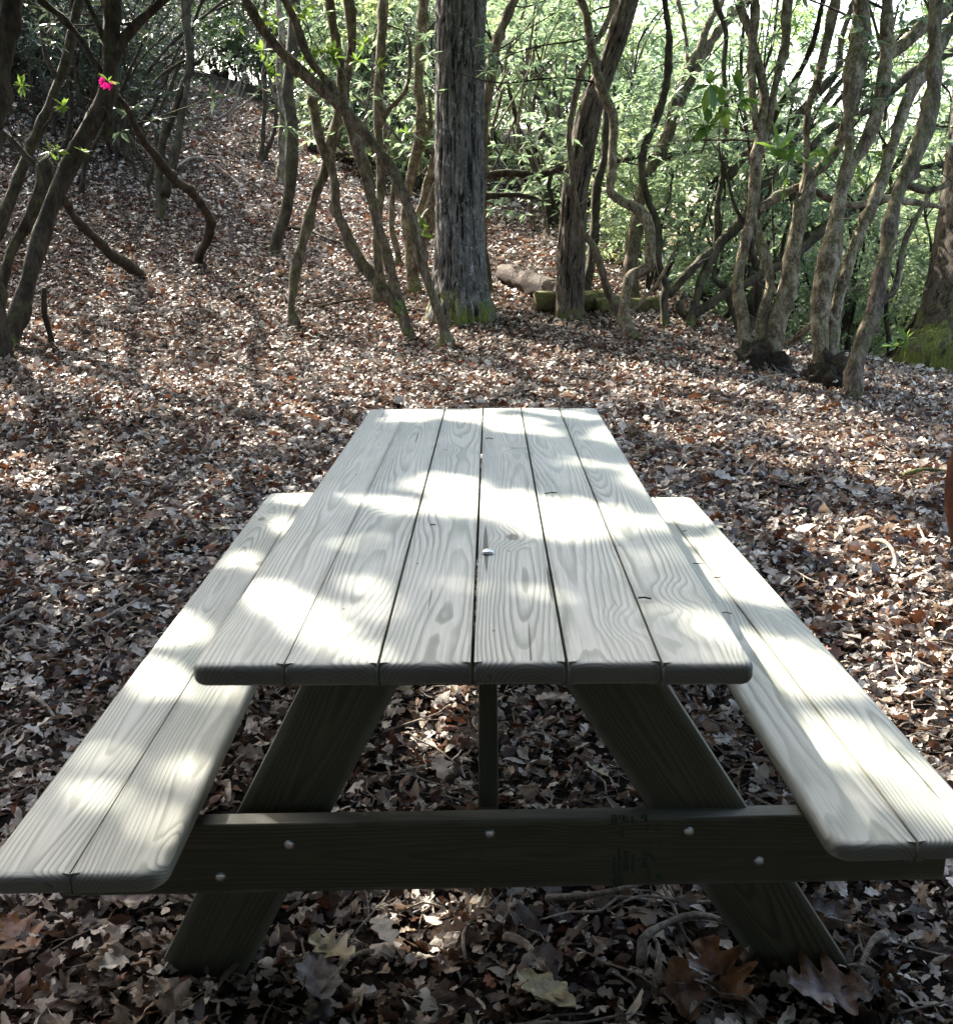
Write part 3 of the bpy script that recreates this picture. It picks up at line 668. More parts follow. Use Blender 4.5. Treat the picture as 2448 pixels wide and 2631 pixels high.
T_G2 = T('rhododendron_clump', 'stout brown stem with paler one behind it, on a dark root ball, middle right clump', 'tree', 4, [
    P((602, 1855, 72), (600, 1700, 74), (598, 1560, 100), (610, 1400, 110), (640, 1250, 102), (665, 1120, 82), (692, 950, 62), (722, 830, 60), (740, 700, 50), (735, 600, 50), (752, 400, 92), (782, 200, 86), (795, 0, 76)),
    P((725, 850, 62), (765, 770, 66), (820, 690, 62), (858, 570, 62), (900, 400, 66), (916, 240, 60), (922, 0, 56)),
    P((925, 270, 60), (1000, 210, 70), (1085, 130, 70), (1180, 60, 60), (1245, 5, 60)),
    P((640, 1760, 56), (655, 1680, 56), (672, 1500, 56), (702, 1380, 56), (742, 1250, 52), (790, 1120, 52), (842, 1000, 52), (900, 850, 56), (950, 700, 52), (990, 550, 60), (1050, 420, 62), (1110, 310, 60), (1190, 190, 60), (1245, 100, 50), g=True, d0=.12),
    P((660, 1560, 30), (620, 1490, 30), (560, 1560, 30), (460, 1640, 30), (415, 1660, 24), noext=1, dz=.3)],
    M['rhodo_pale'], dz=.2)
T_G3 = T('rhododendron_tree', 'reddish brown stem leaning right from its own foot, rightmost of the pale stems', 'tree', 4, [
    P((768, 1925, 84), (758, 1800, 76), (790, 1680, 80), (840, 1530, 80), (890, 1350, 80), (920, 1200, 72), (948, 1020, 72), (980, 920, 74), (1050, 750, 76), (1100, 620, 80), (1140, 450, 70), (1150, 250, 62), (1155, 0, 56)),
    P((1000, 880, 40), (1090, 910, 34), (1160, 905, 28), (1245, 880, 26), noext=1),
    P((860, 1600, 30), (900, 1450, 30), (960, 1390, 28), (1000, 1180, 26), (1060, 1050, 24), (1150, 900, 20), noext=1)],
    M['rhodo_mid'], dz=.2)
T('hemlock_tree', 'massive dark trunk with a flared moss covered base at the right edge', 'tree', 4, [
    P((1300, 1760, 640), (1318, 1640, 560), (1335, 1480, 480), (1352, 1250, 420), (1368, 1000, 370), (1385, 750, 340), (1400, 500, 320), (1410, 200, 300), (1415, 0, 290), tw=0)],
    M['bigright'], dz=.1, big=dict(seg=96, f=.02, step=.03, mh=1.1, flare=.12), ext=4)
# reddish trunk at the right frame edge, mid height
_p, _t = on_ground(2520, 1560)
rt = empty('tree_stump', tuple(_p)); tag(rt, 'reddish brown snag cut off by the right frame edge beside the sunlit leaves', 'stump')
pp = [(2520, 1500, 80), (2505, 1380, 130), (2500, 1290, 125), (2505, 1200, 118), (2515, 1140, 90), (2520, 1110, 40)]
tube_obj('trunk', [Vector(at_depth(a, b, _t)) for a, b, c in pp], [c/2*_t/FPX for a, b, c in pp], M['redbark'], rt, seg=20, knob=.2).location = -Vector(_p)

# extra limb-like upper-right diagonals: mossy background tree
T('rhododendron_tree', 'dark mossy tree behind both right clumps with long limbs reaching up right', 'tree', 4, [
    P((270, 1560, 50), (275, 1400, 44), (300, 1330, 46), (380, 1270, 46), (520, 1150, 46), (640, 1080, 42), (800, 1000, 44), (900, 960, 44), (1040, 830, 36), (1245, 780, 34), tw=5),
    P((560, 1120, 38), (470, 960, 36), (500, 780, 34), (600, 660, 36), (700, 590, 38), (860, 510, 40), (1000, 380, 42), (1100, 310, 42), (1245, 240, 40), tw=4),
    P((520, 800, 30), (440, 760, 30), (500, 560, 34), (600, 440, 36), (680, 340, 36), (700, 200, 30), (740, 60, 26), (760, 0, 24)),
    P((760, 1000, 30), (840, 900, 24), (960, 800, 26), (1050, 640, 26), (1245, 590, 28), tw=3)],
    M['rhodo_dark'], dz=.6, depth=12.6)

# ------------------------------------------------------------------ tangle of thin background stems
random.seed(4242)
def thin_stem(px, Y, lean, h, r0, label, group, mat, forks=3):
    x, y = CAM[0]+(px-PPX)/FPX*Y, Y+CAM[1]; z = ground_z(x, y); root = empty('rhododendron_sapling', (x, y, z)); tag(root, label, 'sapling', group)
    d = Vector((lean, random.uniform(-.25, .25), 1)).normalized(); p = Vector((0, 0, -.1)); pts = [p.copy()]; rad = [r0*1.2]
    for q in range(7):
        d = (d + Vector((random.uniform(-.32, .32), random.uniform(-.2, .2), random.uniform(-.1, .25)))).normalized(); p = p + d*h/7; pts.append(p.copy()); rad.append(r0*(1-.09*q))
    tube_obj('trunk', pts, rad, mat, root, seg=8, knob=.2, seed=random.uniform(0, 50), wob=.02, moss_h=.15)
    for f in range(forks):
        i = random.randrange(2, 7); d2 = (d + Vector((random.uniform(-1.1, 1.1), random.uniform(-.3, .6), random.uniform(-.3, .4)))).normalized(); b = [pts[i]]; ln = random.uniform(.8, 2.2)
        for q in range(4): d2 = (d2 + Vector((random.uniform(-.3, .3), 0, random.uniform(-.15, .3)))).normalized(); b.append(b[-1]+d2*ln/4)
        tube_obj('limb', b, [rad[i]*.6, rad[i]*.5, rad[i]*.4, rad[i]*.28, rad[i]*.12], mat, root, seg=6, knob=.15, seed=random.uniform(0, 50), wob=.02, moss_h=0)
        for _ in range(2):
            j = random.randrange(1, 4); e = b[j]+Vector((random.uniform(-.5, .5), random.uniform(-.2, .3), random.uniform(-.2, .5)))
            tube_obj('twig', [b[j], b[j].lerp(e, .5)+Vector((0, 0, .04)), e], [.007, .005, .003], mat, root, seg=5, knob=0, moss_h=0)
    return root
for k in range(15): thin_stem(random.uniform(-160, 520), random.uniform(15.5, 23), random.uniform(-.5, .7), random.uniform(3, 4.8), random.uniform(.018, .045), 'bare dark sapling in the tangle of the upper left slope', 'bare saplings on the left slope', M['rhodo_dark'], 4)
for k in range(20): thin_stem(random.uniform(1560, 2700), random.uniform(12.5, 20), random.uniform(-.2, 1.3), random.uniform(3.2, 5.5), random.uniform(.02, .045), 'thin mossy stem weaving through the right background', 'thin stems in the right background', M['rhodo_dark'], 4)
for k in range(9): thin_stem(random.uniform(660, 1560), random.uniform(14.5, 21), random.uniform(-.5, .5), random.uniform(3.4, 5), random.uniform(.02, .04), 'thin stem rising behind the poplar and oak', 'thin stems behind the big trunks', M['rhodo_mid'], 4)

# ------------------------------------------------------------------ root balls, logs, stump
def rootball(parent, px, py, rx, ry, t, seed):
    c = Vector(at_depth(px, py, t)); c.z = ground_z(c.x, c.y)+ry*.15; rx *= .8
    bm = bmesh.new(); bmesh.ops.create_icosphere(bm, subdivisions=4, radius=1)
    for v in bm.verts:
        n = noise.noise(v.co*2.3+Vector((seed, 0, 0)))*.6 + noise.noise(v.co*6+Vector((seed, 3, 0)))*.3 + noise.noise(v.co*14+Vector((seed, 3, 0)))*.10
        v.co = v.co*(1+n); v.co.x *= rx; v.co.y *= rx*.8; v.co.z *= ry
    me = bpy.data.meshes.new('root_ball'); bm.to_mesh(me); bm.free(); me.polygons.foreach_set('use_smooth', [True]*len(me.polygons))
    o = link('root_ball', me, M['rootsoil'], parent, c-Vector(parent.location))
    for k in range(9):
        a = random.uniform(0, 6.28); q = [c + Vector((math.cos(a)*rx*s_, math.sin(a)*rx*s_, ry*(.5-.55*s_)+random.uniform(-.02, .03))) for s_ in (.5, .9, 1.2, 1.6)]
        ro = tube_obj('root', q, [.012, .009, .006, .003], M['twig'], parent, seg=5, moss_h=0, wob=.02); ro.location = -Vector(parent.location)
rootball(T_G1[0], 1788+300/1.8755, 1750/1.8755, .30, .20, T_G1[1]-.02, 3)
rootball(T_G2[0], 1788+640/1.8755, 1870/1.8755, .27, .22, T_G2[1]-.02, 9)
def log(name, label, cat, a, b, ra, rb, mat, seg=28, knob=.12):
    a, b = Vector(a), Vector(b); e = empty(name, tuple((a+b)/2)); tag(e, label, cat)
    pts = [a.lerp(b, k/6)+Vector((0, 0, random.uniform(-.01, .01))) for k in range(7)]
    o = tube_obj('log_body', pts, [ra+(rb-ra)*k/6 for k in range(7)], mat, e, seg=seg, knob=knob, step=.05, furrow=.012, moss_h=0, seed=random.uniform(0, 50)); o.location = -(a+b)/2
    return e
def gp(px, py, lift=0.0):
    p, t = on_ground(px, py); return Vector((p[0], p[1], ground_z(p[0], p[1])+lift))
log('fallen_log', 'dead brown fallen log with splintered end lying behind the leaning oak', 'log', gp(1292, 722, .10), gp(1460, 790, .13), .10, .15, M['deadwood'])
log('fallen_log', 'short log end with dark sawn face at the left foot of the leaning oak', 'log', gp(1376, 806, .12), gp(1560, 800, .12), .13, .12, M['mosslog'])
log('fallen_log', 'long low log wrapped in bright green moss right of the leaning oak', 'log', gp(1530, 806, .08), gp(1705, 798, .07), .10, .085, M['mosslog'])
log('fallen_log', 'thin mossy rail of wood on the ground behind the low crossing limbs', 'log', gp(1770, 838, .05), gp(1990, 850, .05), .045, .035, M['mosslog'], 12)

# ------------------------------------------------------------------ near leaf sprays on the traced trees
def spray(parent, cx, cy, t, n=3, size=.13, spread=.12, mat=None, up=.4):
    c = np.array(at_depth(cx, cy, t)); cs = c + rng.normal(0, spread, (n, 3))
    pos, d, ln = whorls(cs, np.tile([rng.normal(0, .4), -.5, up], (n, 1)), 9, size, .25)
    o = link('leaf_spray', leaves_mesh('leaf_spray', pos, d, ln, 1.15, hi=True), mat or M['leaf_n'], parent); o.location = -Vector(parent.location)
    o['kind'] = 'stuff'
    st = c + np.array([rng.normal(0, .05), .12, -.2])
    for q in cs: 
        k = tube_obj('twig', [Vector(st), Vector((st+q)/2)+Vector((0, 0, -.03)), Vector(q)], [.006, .004, .003], M['rhodo_dark'], parent, seg=5, moss_h=0); k.location = -Vector(parent.location)
for (tr, a, b, dt, n, s_, spd) in [
    (T_P, 800, 130, -.3, 3, .13, .10), (T_P, 870, 145, -.3, 2, .14, .05), (T_P, 720, 60, -.2, 3, .13, .12), (T_P, 770, 20, -.2, 3, .13, .12),
    (T_P, 650, 60, .3, 2, .12, .10), (T_P, 705, 180, .2, 3, .11, .12), (T_P, 950, 130, .4, 3, .12, .14), (T_P, 1090, 555, -.1, 1, .13, .02), (T_P, 1115, 610, -.1, 2, .09, .04),
    (T_Q, 1040, 790, -.1, 2, .10, .05), (T_Q, 1000, 410, .2, 1, .12, .03), (T_U, 1100, 400, .3, 4, .12, .25),
    (T_G1, 1990, 380, -1.6, 1, .20, .02), (T_G1, 2040, 395, -1.6, 1, .19, .03), (T_G1, 1850, 250, -1.8, 2, .19, .06), (T_G1, 1810, 320, -1.8, 2, .17, .06), (T_G1, 1925, 250, -1.4, 2, .16, .08), (T_G1, 1995, 480, -1.4, 1, .12, .03), (T_G1, 2090, 440, -1.2, 2, .14, .06),
    (T_G2, 2250, 450, .5, 3, .12, .15), (T_G2, 2290, 870, .6, 2, .14, .05), (T_A, 56, 218, .2, 1, .09, .03), (T_A, 145, 390, -.1, 2, .11, .06), (T_A, 225, 390, -.1, 1, .08, .03), (T_A, 160, 275, .4, 1, .10, .03)]:
    spray(tr[0], a, b, tr[1]+dt, n, s_, spd)
# magenta blossom
fp = Vector(at_depth(276, 213, T_A[1]-.35)); fl = empty('rhododendron_flower', tuple(fp)); tag(fl, 'single magenta blossom hanging in front of the dark fork at upper left', 'flower')
mb = MB()
for k in range(7):
    c = Vector((random.uniform(-.045, .045), random.uniform(-.02, .02), random.uniform(-.03, .03))); ax = Vector((random.uniform(-.8, .8), -1, random.uniform(-.5, .5))).normalized()
    u = ax.cross(Vector((0, 0, 1))).normalized(); v = ax.cross(u)
    for j in range(5):
        a = j*1.2566+k; d = u*math.cos(a)+v*math.sin(a); e = u*math.cos(a+1.57)+v*math.sin(a+1.57)
        mb.add([c, c+d*.018+e*.010+ax*.012, c+d*.034+ax*.010, c+d*.018-e*.010+ax*.012], [(0, 1, 2, 3)])
mb.build('petal', M['petal'], fl, smooth=False)['kind'] = 'stuff'
pos, d, ln = whorls(np.array([[0, .03, .02]]), np.array([[.3, -.2, 1.]]), 5, .11, .1)
link('leaf', leaves_mesh('leaf', pos, d, ln, 1.0, True), M['leaf_n'], fl)['kind'] = 'stuff'

# ------------------------------------------------------------------ background thicket: individual bushes
def bush_data(name, mat, n_wh, hgt, wid, seed, low=.35, size=.13):
    g = np.random.default_rng(seed)
    # clumped whorl centres
    nc = 30; cc = np.stack([g.normal(0, wid*.42, nc), g.normal(0, wid*.42, nc), g.uniform(low, hgt, nc)], 1)
    k = g.integers(0, nc, n_wh); c = cc[k] + g.normal(0, 1, (n_wh, 3))*np.array([.36, .36, .26])
    c[:, 2] = np.clip(c[:, 2], low*.6, hgt*1.08)
    pos, d, ln = whorls(c, None, 7, size, .05)
    me = leaves_mesh(name, pos, d, ln, 1.05, hi=False); me.materials.append(mat); return me, cc
def stems_data(cc, seed, mat, nst=5):
    V_, F_, MO = [], [], []; random.seed(seed)
    for k in range(nst):
        tgt = Vector(cc[random.randrange(len(cc))]); b = Vector((random.uniform(-.25, .25), random.uniform(-.25, .25), -.3))
        pts = [b.lerp(tgt, f_) + Vector((random.uniform(-.18, .18), random.uniform(-.18, .18), 0))*(1 if 0 < f_ < 1 else 0) + Vector((0, 0, .25*math.sin(f_*3.14))) for f_ in (0, .2, .4, .6, .8, 1)]
        r0 = random.uniform(.025, .055)
        v, f, mo, fu = tube(pts, [r0*1.2, r0, r0*.85, r0*.65, r0*.45, r0*.25], seg=7, seed=seed+k, step=.14, wob=.03, moss_h=0)
        n = len(V_); V_ += v; F_ += [tuple(i+n for i in q) for q in f]; MO += mo
        for j in range(5):
            i = random.randrange(2, 5); p = pts[i]; e = p + Vector((random.uniform(-.6, .6), random.uniform(-.6, .6), random.uniform(.1, .7)))
            v, f, mo, fu = tube([p, p.lerp(e, .5)+Vector((0, 0, .06)), e], [r0*.4, r0*.25, r0*.12], seg=5, seed=seed+j, step=.15, wob=.02, moss_h=0)
            n = len(V_); V_ += v; F_ += [tuple(i+n for i in q) for q in f]; MO += mo
    me = mesh_py('stems', V_, F_); a = me.attributes.new('moss', 'FLOAT', 'POINT'); a.data.foreach_set('value', MO); me.materials.append(mat); return me
VAR = []
for k in range(5):
    bm_, cc = bush_data('foliage', M['leaf_s'] if k % 2 else M['leaf_r'], 480, 4.6, 1.7, 100+k, .3, .21); VAR.append((bm_, stems_data(cc, 200+k, M['rhodo_dark'])))
DARK = []
for k in range(3):
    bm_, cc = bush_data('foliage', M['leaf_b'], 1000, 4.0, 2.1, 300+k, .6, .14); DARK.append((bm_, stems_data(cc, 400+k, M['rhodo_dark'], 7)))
YEL = []
for k in range(3):
    bm_, cc = bush_data('foliage', M['leaf_y'], 1500, 10.5, 3.4, 500+k, 1.0, .22); YEL.append((bm_, stems_data(cc, 600+k, M['rhodo_mid'], 4)))
random.seed(77)
def bush(x, y, var, label, group, name='rhododendron_bush', cat='bush', s_=1.0, sink=0.0):
    z = ground_z(x, y); e = empty(name, (x, y, z-sink), random.uniform(0, 6.28)); e.scale = (s_, s_, s_*random.uniform(.9, 1.12))
    tag(e, label, cat, group); fo = link('foliage', var[0], None, e); fo['kind'] = 'stuff'; link('stems', var[1], None, e); return e
GR = 'rhododendron bushes crowding the right background'
def wx(px, Y): return CAM[0] + (px-PPX)/FPX*Y
_U = np.cross(S, [0, 0, 1.0]); _U /= np.linalg.norm(_U)
LIT = [on_ground(a_, b_)[0] for a_, b_ in [(930, 480), (960, 620), (880, 400), (1330, 640), (1000, 560), (1400, 700)]]
def in_corridor(x, y):
    for p in LIT:
        d = np.array([x-p[0], y-p[1], 0]); h = d @ (S*[1, 1, 0])/np.linalg.norm(S[:2])
        if abs(d @ _U) < 1.4 and .2 < h < 12: return True
    return False
def scatter(n, Y0, Y1, p0, p1, dmin):
    out_ = []
    for _ in range(n*30):
        Y = random.uniform(Y0, Y1); px = random.uniform(p0, p1); x, y = wx(px, Y), Y+CAM[1]
        if all((x-a)**2+(y-b)**2 > dmin**2 for a, b in out_) and not in_corridor(x, y): out_.append((x, y))
        if len(out_) >= n: break
    return out_
BANDS = [(1450, 'behind the twisting hooked stem'), (1700, 'behind the fan shaped tree'), (1900, 'behind the low crossing limbs'), (2040, 'behind the left right-hand clump'), (2180, 'behind the stout brown stem'), (2300, 'behind the reddish brown leaning stem'), (2450, 'beside the massive right edge trunk'), (9999, 'just beyond the right edge trunk')]
def band(x, y):
    px = PPX+(x-CAM[0])/(y-CAM[1])*FPX
    return [b for a, b in BANDS if px < a+120][0] if px < 9000 else BANDS[-1][1]
for x, y in scatter(16, 13.5, 18.5, 1560, 2750, 1.2): bush(x, y, random.choice(VAR), 'low glossy rhododendron ' + band(x, y), GR, s_=random.uniform(.5, .75))
for x, y in scatter(24, 18.5, 31, 1400, 2800, 1.7): bush(x, y, random.choice(VAR), 'taller sunlit rhododendron farther back ' + band(x, y), GR, s_=random.uniform(.85, 1.2))
for k, (x, y) in enumerate(scatter(12, 21, 32, 850, 1480, 1.6)): bush(x, y, random.choice(VAR), 'leafy bush ' + ('left of big poplar behind crossing stems' if PPX+(x-CAM[0])/(y-CAM[1])*FPX < 1180 else 'in bright gap between poplar and oak'), 'bushes behind the poplar', s_=random.uniform(.8, 1.15))
for x, y in scatter(32, 19, 36, -350, 950, 1.7):
    px = PPX+(x-CAM[0])/(y-CAM[1])*FPX
    bush(x, y, random.choice(DARK), 'dark green rhododendron on left slope ' + ('behind leaning trunks' if px < 300 else 'behind forked stem' if px < 560 else 'behind smooth curved trunk'), 'rhododendrons on the left slope', s_=random.uniform(.8, 1.2))
for x, y in scatter(22, 36, 46, -200, 1050, 1.8): bush(x, y, random.choice(DARK), 'dark rhododendron on the skyline above the slope', 'rhododendrons on the skyline', s_=random.uniform(.9, 1.15))
for x, y in scatter(9, 32, 46, 500, 1350, 3): bush(x, y, random.choice(YEL), 'tall light green tree beyond the head of the slope', 'trees beyond the slope', 'broadleaf_tree', 'tree', random.uniform(.65, .85))
for x, y in scatter(5, 46, 54, 250, 800, 2.4): bush(x, y, random.choice(YEL), 'tree peeping over the crest behind the slope', 'trees on the left crest', 'broadleaf_tree', 'tree', random.uniform(.9, 1.1))
for x, y in scatter(9, 36, 48, -600, 500, 3.4): bush(x, y, random.choice(YEL), 'tall shaded tree on the crest of the left slope', 'trees on the left crest', 'broadleaf_tree', 'tree', random.uniform(.55, .72))
for x, y in scatter(10, 30, 44, 1350, 2900, 3): bush(x, y, random.choice(YEL), 'light green tree glowing behind the rhododendron thicket', 'trees behind the thicket', 'broadleaf_tree', 'tree', random.uniform(1.0, 1.3))

# say which bush is which where several share a description
_by = {}
for o in COL.objects:
    if o.type == 'EMPTY' and o.get('category') in ('bush', 'tree', 'sapling') and o.get('group'): _by.setdefault(o['label'], []).append(o)
ORD = ['leftmost', 'second from left', 'third from left', 'fourth from left', 'fifth from left', 'sixth from left', 'seventh from left', 'eighth from left', 'ninth from left', 'tenth from left', 'eleventh from left', 'twelfth from left']
for lb, os_ in _by.items():
    if len(os_) < 2: continue
    os_.sort(key=lambda o: (o.location.x-CAM[0])/(o.location.y-CAM[1]))
    for k, o in enumerate(os_): o['label'] = lb + ', ' + (ORD[k] if k < 12 else {1: 'rightmost', 2: 'second from right', 3: 'third from right', 4: 'fourth from right', 5: 'fifth from right', 6: 'sixth from right', 7: 'seventh from right', 8: 'eighth from right', 9: 'ninth from right', 10: 'tenth from right', 11: 'eleventh from right', 12: 'twelfth from right'}[len(os_)-k])

# unseen foliage ring and roof added behind the camera to shade the near side
cs = []
for _ in range(6500):
    a = random.uniform(R(160), R(380)); r_ = random.uniform(4.0, 6.2); cs.append((r_*math.cos(a)*1.1, .4+r_*math.sin(a), random.uniform(.1, 4.6)))
for _ in range(4800): cs.append((random.uniform(-5.5, 5.5), random.uniform(-5.5, -.2), random.uniform(3.3, 5.0)))
pos, d, ln = whorls(np.array(cs), None, 7, .28, .05)
ob = link('unseen_shade_foliage', leaves_mesh('unseen_shade_foliage', pos, d, ln, 1.4), M['leaf_b']); tag(ob, 'unseen dense foliage ring and roof added to shade the near side', 'shade_blocker', kind='stuff')

# ------------------------------------------------------------------ canopy shaped for the light: leaves removed where sun patches should fall
Sv = S; U_ = np.cross(Sv, [0, 0, 1.0]); U_ /= np.linalg.norm(U_); W_ = np.cross(U_, Sv)
def uv(p): p = np.asarray(p); return np.stack([p @ U_, p @ W_], -1)
# sunlit patches seen in the photograph: photo position, half sizes (px), tilt (deg), plane height
PATCH = [(1190, 1072, 190, 14, 5, .76), (1340, 1100, 120, 9, 5, .76), (1060, 1066, 60, 10, 0, .76), (1450, 1060, 70, 8, 3, .76),
 (1180, 1262, 90, 34, 15, .76), (1010, 1300, 130, 20, 4, .76), (1440, 1322, 125, 34, 0, .76), (1290, 1285, 60, 12, 5, .76), (1620, 1345, 60, 10, 0, .76), (1500, 1190, 40, 8, 0, .76),
 (940, 1520, 95, 26, 30, .76), (800, 1600, 120, 34, 20, .76), (700, 1550, 40, 20, 10, .76), (920, 1670, 60, 16, 0, .76), (1240, 1510, 70, 12, 5, .76), (1400, 1560, 40, 8, 0, .76),
 (1750, 1580, 90, 22, 10, .76), (1870, 1640, 50, 26, 20, .76), (1690, 1420, 50, 8, 0, .76), (1570, 1480, 50, 9, 0, .76), (1030, 1440, 50, 9, 0, .76), (860, 1390, 60, 12, 0, .76),
 (800, 1278, 60, 16, 0, .45), (745, 1355, 60, 20, 20, .45), (620, 1440, 30, 14, 0, .45), (440, 1600, 60, 28, 20, .45), (370, 1735, 70, 26, 10, .45), (570, 1780, 60, 30, 10, .45), (505, 1880, 26, 36, 0, .45), (350, 2090, 70, 30, 20, .45), (110, 2150, 60, 26, 10, .45), (230, 1930, 50, 30, 10, .45),
 (1770, 1300, 110, 40, 0, .41), (1880, 1420, 80, 22, 10, .41), (1935, 1500, 95, 34, 12, .41), (2090, 1720, 105, 50, 20, .41), (2250, 1930, 120, 16, 18, .41), (2330, 2000, 130, 16, 18, .41), (2150, 1860, 80, 16, 18, .41), (2380, 2080, 90, 14, 18, .41),
 (570, 2110, 60, 22, 0, .39), (1125, 1900, 22, 40, 0, 0), (1200, 1800, 40, 24, 0, 0), (1725, 1755, 30, 20, 0, 0), (1130, 2330, 60, 25, 0, 0), (1090, 2380, 30, 40, 0, 0),
 (2170, 1170, 150, 42, 14, 0), (2330, 1250, 110, 30, 10, 0), (2050, 1240, 60, 14, 10, 0), (2300, 1430, 160, 55, 8, 0), (2200, 1560, 80, 26, 0, 0), (2400, 1650, 110, 90, 20, 0), (2350, 1800, 120, 60, 10, 0), (2440, 1920, 60, 60, 0, 0), (2100, 1400, 50, 14, 0, 0),
 (740, 1110, 80, 18, 8, 0), (500, 1080, 60, 12, 0, 0), (1850, 1180, 50, 10, 0, 0), (80, 1280, 60, 14, 0, 0), (600, 1060, 40, 9, 0, 0), (1700, 1080, 60, 8, 0, 0),
 (930, 480, 90, 90, 0, None), (960, 620, 80, 70, 0, None), (880, 400, 100, 50, 0, None), (1330, 640, 90, 70, 0, None), (1340, 760, 60, 40, 0, None), (640, 430, 70, 30, 0, None), (450, 560, 40, 20, 0, None)]
GAPS = []
for px, py, a, b, tl, z in PATCH:
    if z is None: z = float(on_ground(px, py)[0][2])
    if z == 0: a *= 1.25; b *= 1.6
    c = uv(on_z(px, py, z)); tr = R(tl)
    if z > CAM[2]*.8: ax = np.array([a/60*.5, 0]); bx = np.array([0, b/60*.5])
    else: ax = uv(on_z(px+a*math.cos(tr), py+a*math.sin(tr), z))-c; bx = uv(on_z(px-b*math.sin(tr), py+b*math.cos(tr), z))-c
    GAPS.append((c, np.linalg.inv(np.stack([ax, bx], 1)), float(max(np.linalg.norm(ax), .04)), float(max(np.linalg.norm(bx), .04))))
# canopy leaves sit up-sun of what they shade
cen = []
def rain(n, x0, x1, y0, y1, h0, h1, keep=lambda x, y: 1.0):
    for _ in range(n):
        x, y = random.uniform(x0, x1), random.uniform(y0, y1)
        if random.random() > keep(x, y): continue
        h = random.uniform(h0, h1); g = ground_z(x, y); p = np.array([x, y, g+.4]) + S*((h)/S[2])
        Y = p[1]-CAM[1]; k = (p[2]-CAM[2])/max(Y, .3)
        if k < .235 and Y < 13 and abs(p[0]) < .62*Y: continue
        cen.append(p)
rain(1500, -1.7, 2.0, -1.7, 3.6, 3.6, 6.0)
def kp(x, y):
    n = noise.noise(Vector((x*.55, y*.55, 5)))
    return (1.0 if n > -.1 else .75)*(1-.88*sm(4.0, 8.5, y))
rain(3600, -4.5, 1.7, -1.7, 2.6, 3.8, 7.0)
nfine = len(cen)
rain(1300, 1.2, 5.5, -1.0, 5.5, 3.8, 7.0)
rain(9500, -11, 9, -1.7, 12, 3.8, 7.5, kp)
rain(120, -12, 5, 12, 24, 4.2, 7.5, lambda x, y: .4 if x < -3 else .15)
# leafy branches that grow from the traced stems
BR = {}
def leafy(n, p0, p1, per, Lr, low=-.02):
    cand = []
    for v_, r_, ra in STEM:
        Y = v_.y-CAM[1]; px = PPX+(v_.x-CAM[0])/Y*FPX; k = (v_.z-CAM[2])/Y
        if p0 < px < p1 and low < k < .30 and Y > 9.6 and r_ is not T_P[0] and r_ is not T_Q[0]: cand.append((v_, r_, ra))
    for _ in range(n):
        v_, r_, ra = random.choice(cand); ln = random.uniform(*Lr)
        d = Vector((random.uniform(-1, 1), random.uniform(.1, 1.2), random.uniform(-.15, .8))).normalized()
        pts = [v_.copy()]
        for q in range(5):
            d = (d + Vector((random.uniform(-.3, .3), random.uniform(-.3, .3), random.uniform(-.25, .2)))).normalized(); pts.append(pts[-1]+d*ln/5)
        st_, wh = BR.setdefault(r_.name, ([], [])); r0 = min(ra*.4, .014)
        st_.append((pts, [r0, r0*.8, r0*.65, r0*.5, r0*.35, r0*.2]))
        wh.append(tuple(pts[-1]))
        for _ in range(per):
            i = random.randrange(2, 6); e = pts[i-1].lerp(pts[i], random.random()); o_ = e+Vector((random.uniform(-.35, .35), random.uniform(-.35, .35), random.uniform(-.2, .35)))
            st_.append(([e, e.lerp(o_, .5)+Vector((0, 0, .03)), o_], [r0*.35, r0*.28, r0*.18])); wh.append(tuple(o_))
leafy(85, 1300, 2700, 8, (.7, 2.0), .03)
leafy(34, 600, 1300, 6, (.6, 1.6), .06)
leafy(14, -200, 600, 4, (.6, 1.4), .08)
for nm, (st_, wh) in BR.items():
    rt_ = bpy.data.objects[nm]; mb = MB(); mo_ = []
    for q, (pts, rd) in enumerate(st_):
        v, f, mo, fu = tube(pts, rd, seg=5, seed=q*.7, step=.12, wob=.02, moss_h=0, cap=False); mb.add(v, f)
    o = mb.build('twigs', M['rhodo_dark'], rt_); o.location = -Vector(rt_.location); o['kind'] = 'stuff'
    p_, d_, l_ = whorls(np.array(wh), None, 8, .15, -.2)
    me = leaves_mesh('leaves', p_, d_, l_, 1.05, hi=False)
    o = link('leaves', me, M['leaf_b'] if rt_.location.x < -2.6 else M['leaf_r'], rt_); o.location = -Vector(rt_.location); o['kind'] = 'stuff'
cen = np.array(cen)
pos, d, ln = whorls(cen, None, 8, .15, .0); ln[nfine*8:] *= 1.6
mid = pos + d*(ln*.5)[:, None]; q = uv(mid); keep = np.ones(len(pos), bool)
WARP = np.array([(noise.noise(Vector((a_*5, b_*5, 1)))+.5*noise.noise(Vector((a_*14, b_*14, 1))), noise.noise(Vector((a_*5, b_*5, 9)))+.5*noise.noise(Vector((a_*14, b_*14, 9)))) for a_, b_ in q])*.075
for c, inv, la, lb in GAPS:
    e = (q-c) @ inv.T + WARP/np.array([la, lb])*np.array([1.0, 1.0])
    grow = np.array([1+.05/la, 1+.05/lb])
    keep &= ((e/grow)**2).sum(1) > 1
pos, d, ln = pos[keep], d[keep], ln[keep]
tops = np.array([tuple(p) for p, r_ in TOPS]); roots = [r_ for p, r_ in TOPS]
own = np.array([int(np.argmin(((tops-p)**2 * [1, 1, .3]).sum(1))) for p in pos[::1]])
byroot = {}
for i, o_ in enumerate(own): byroot.setdefault(roots[o_].name, []).append(i)
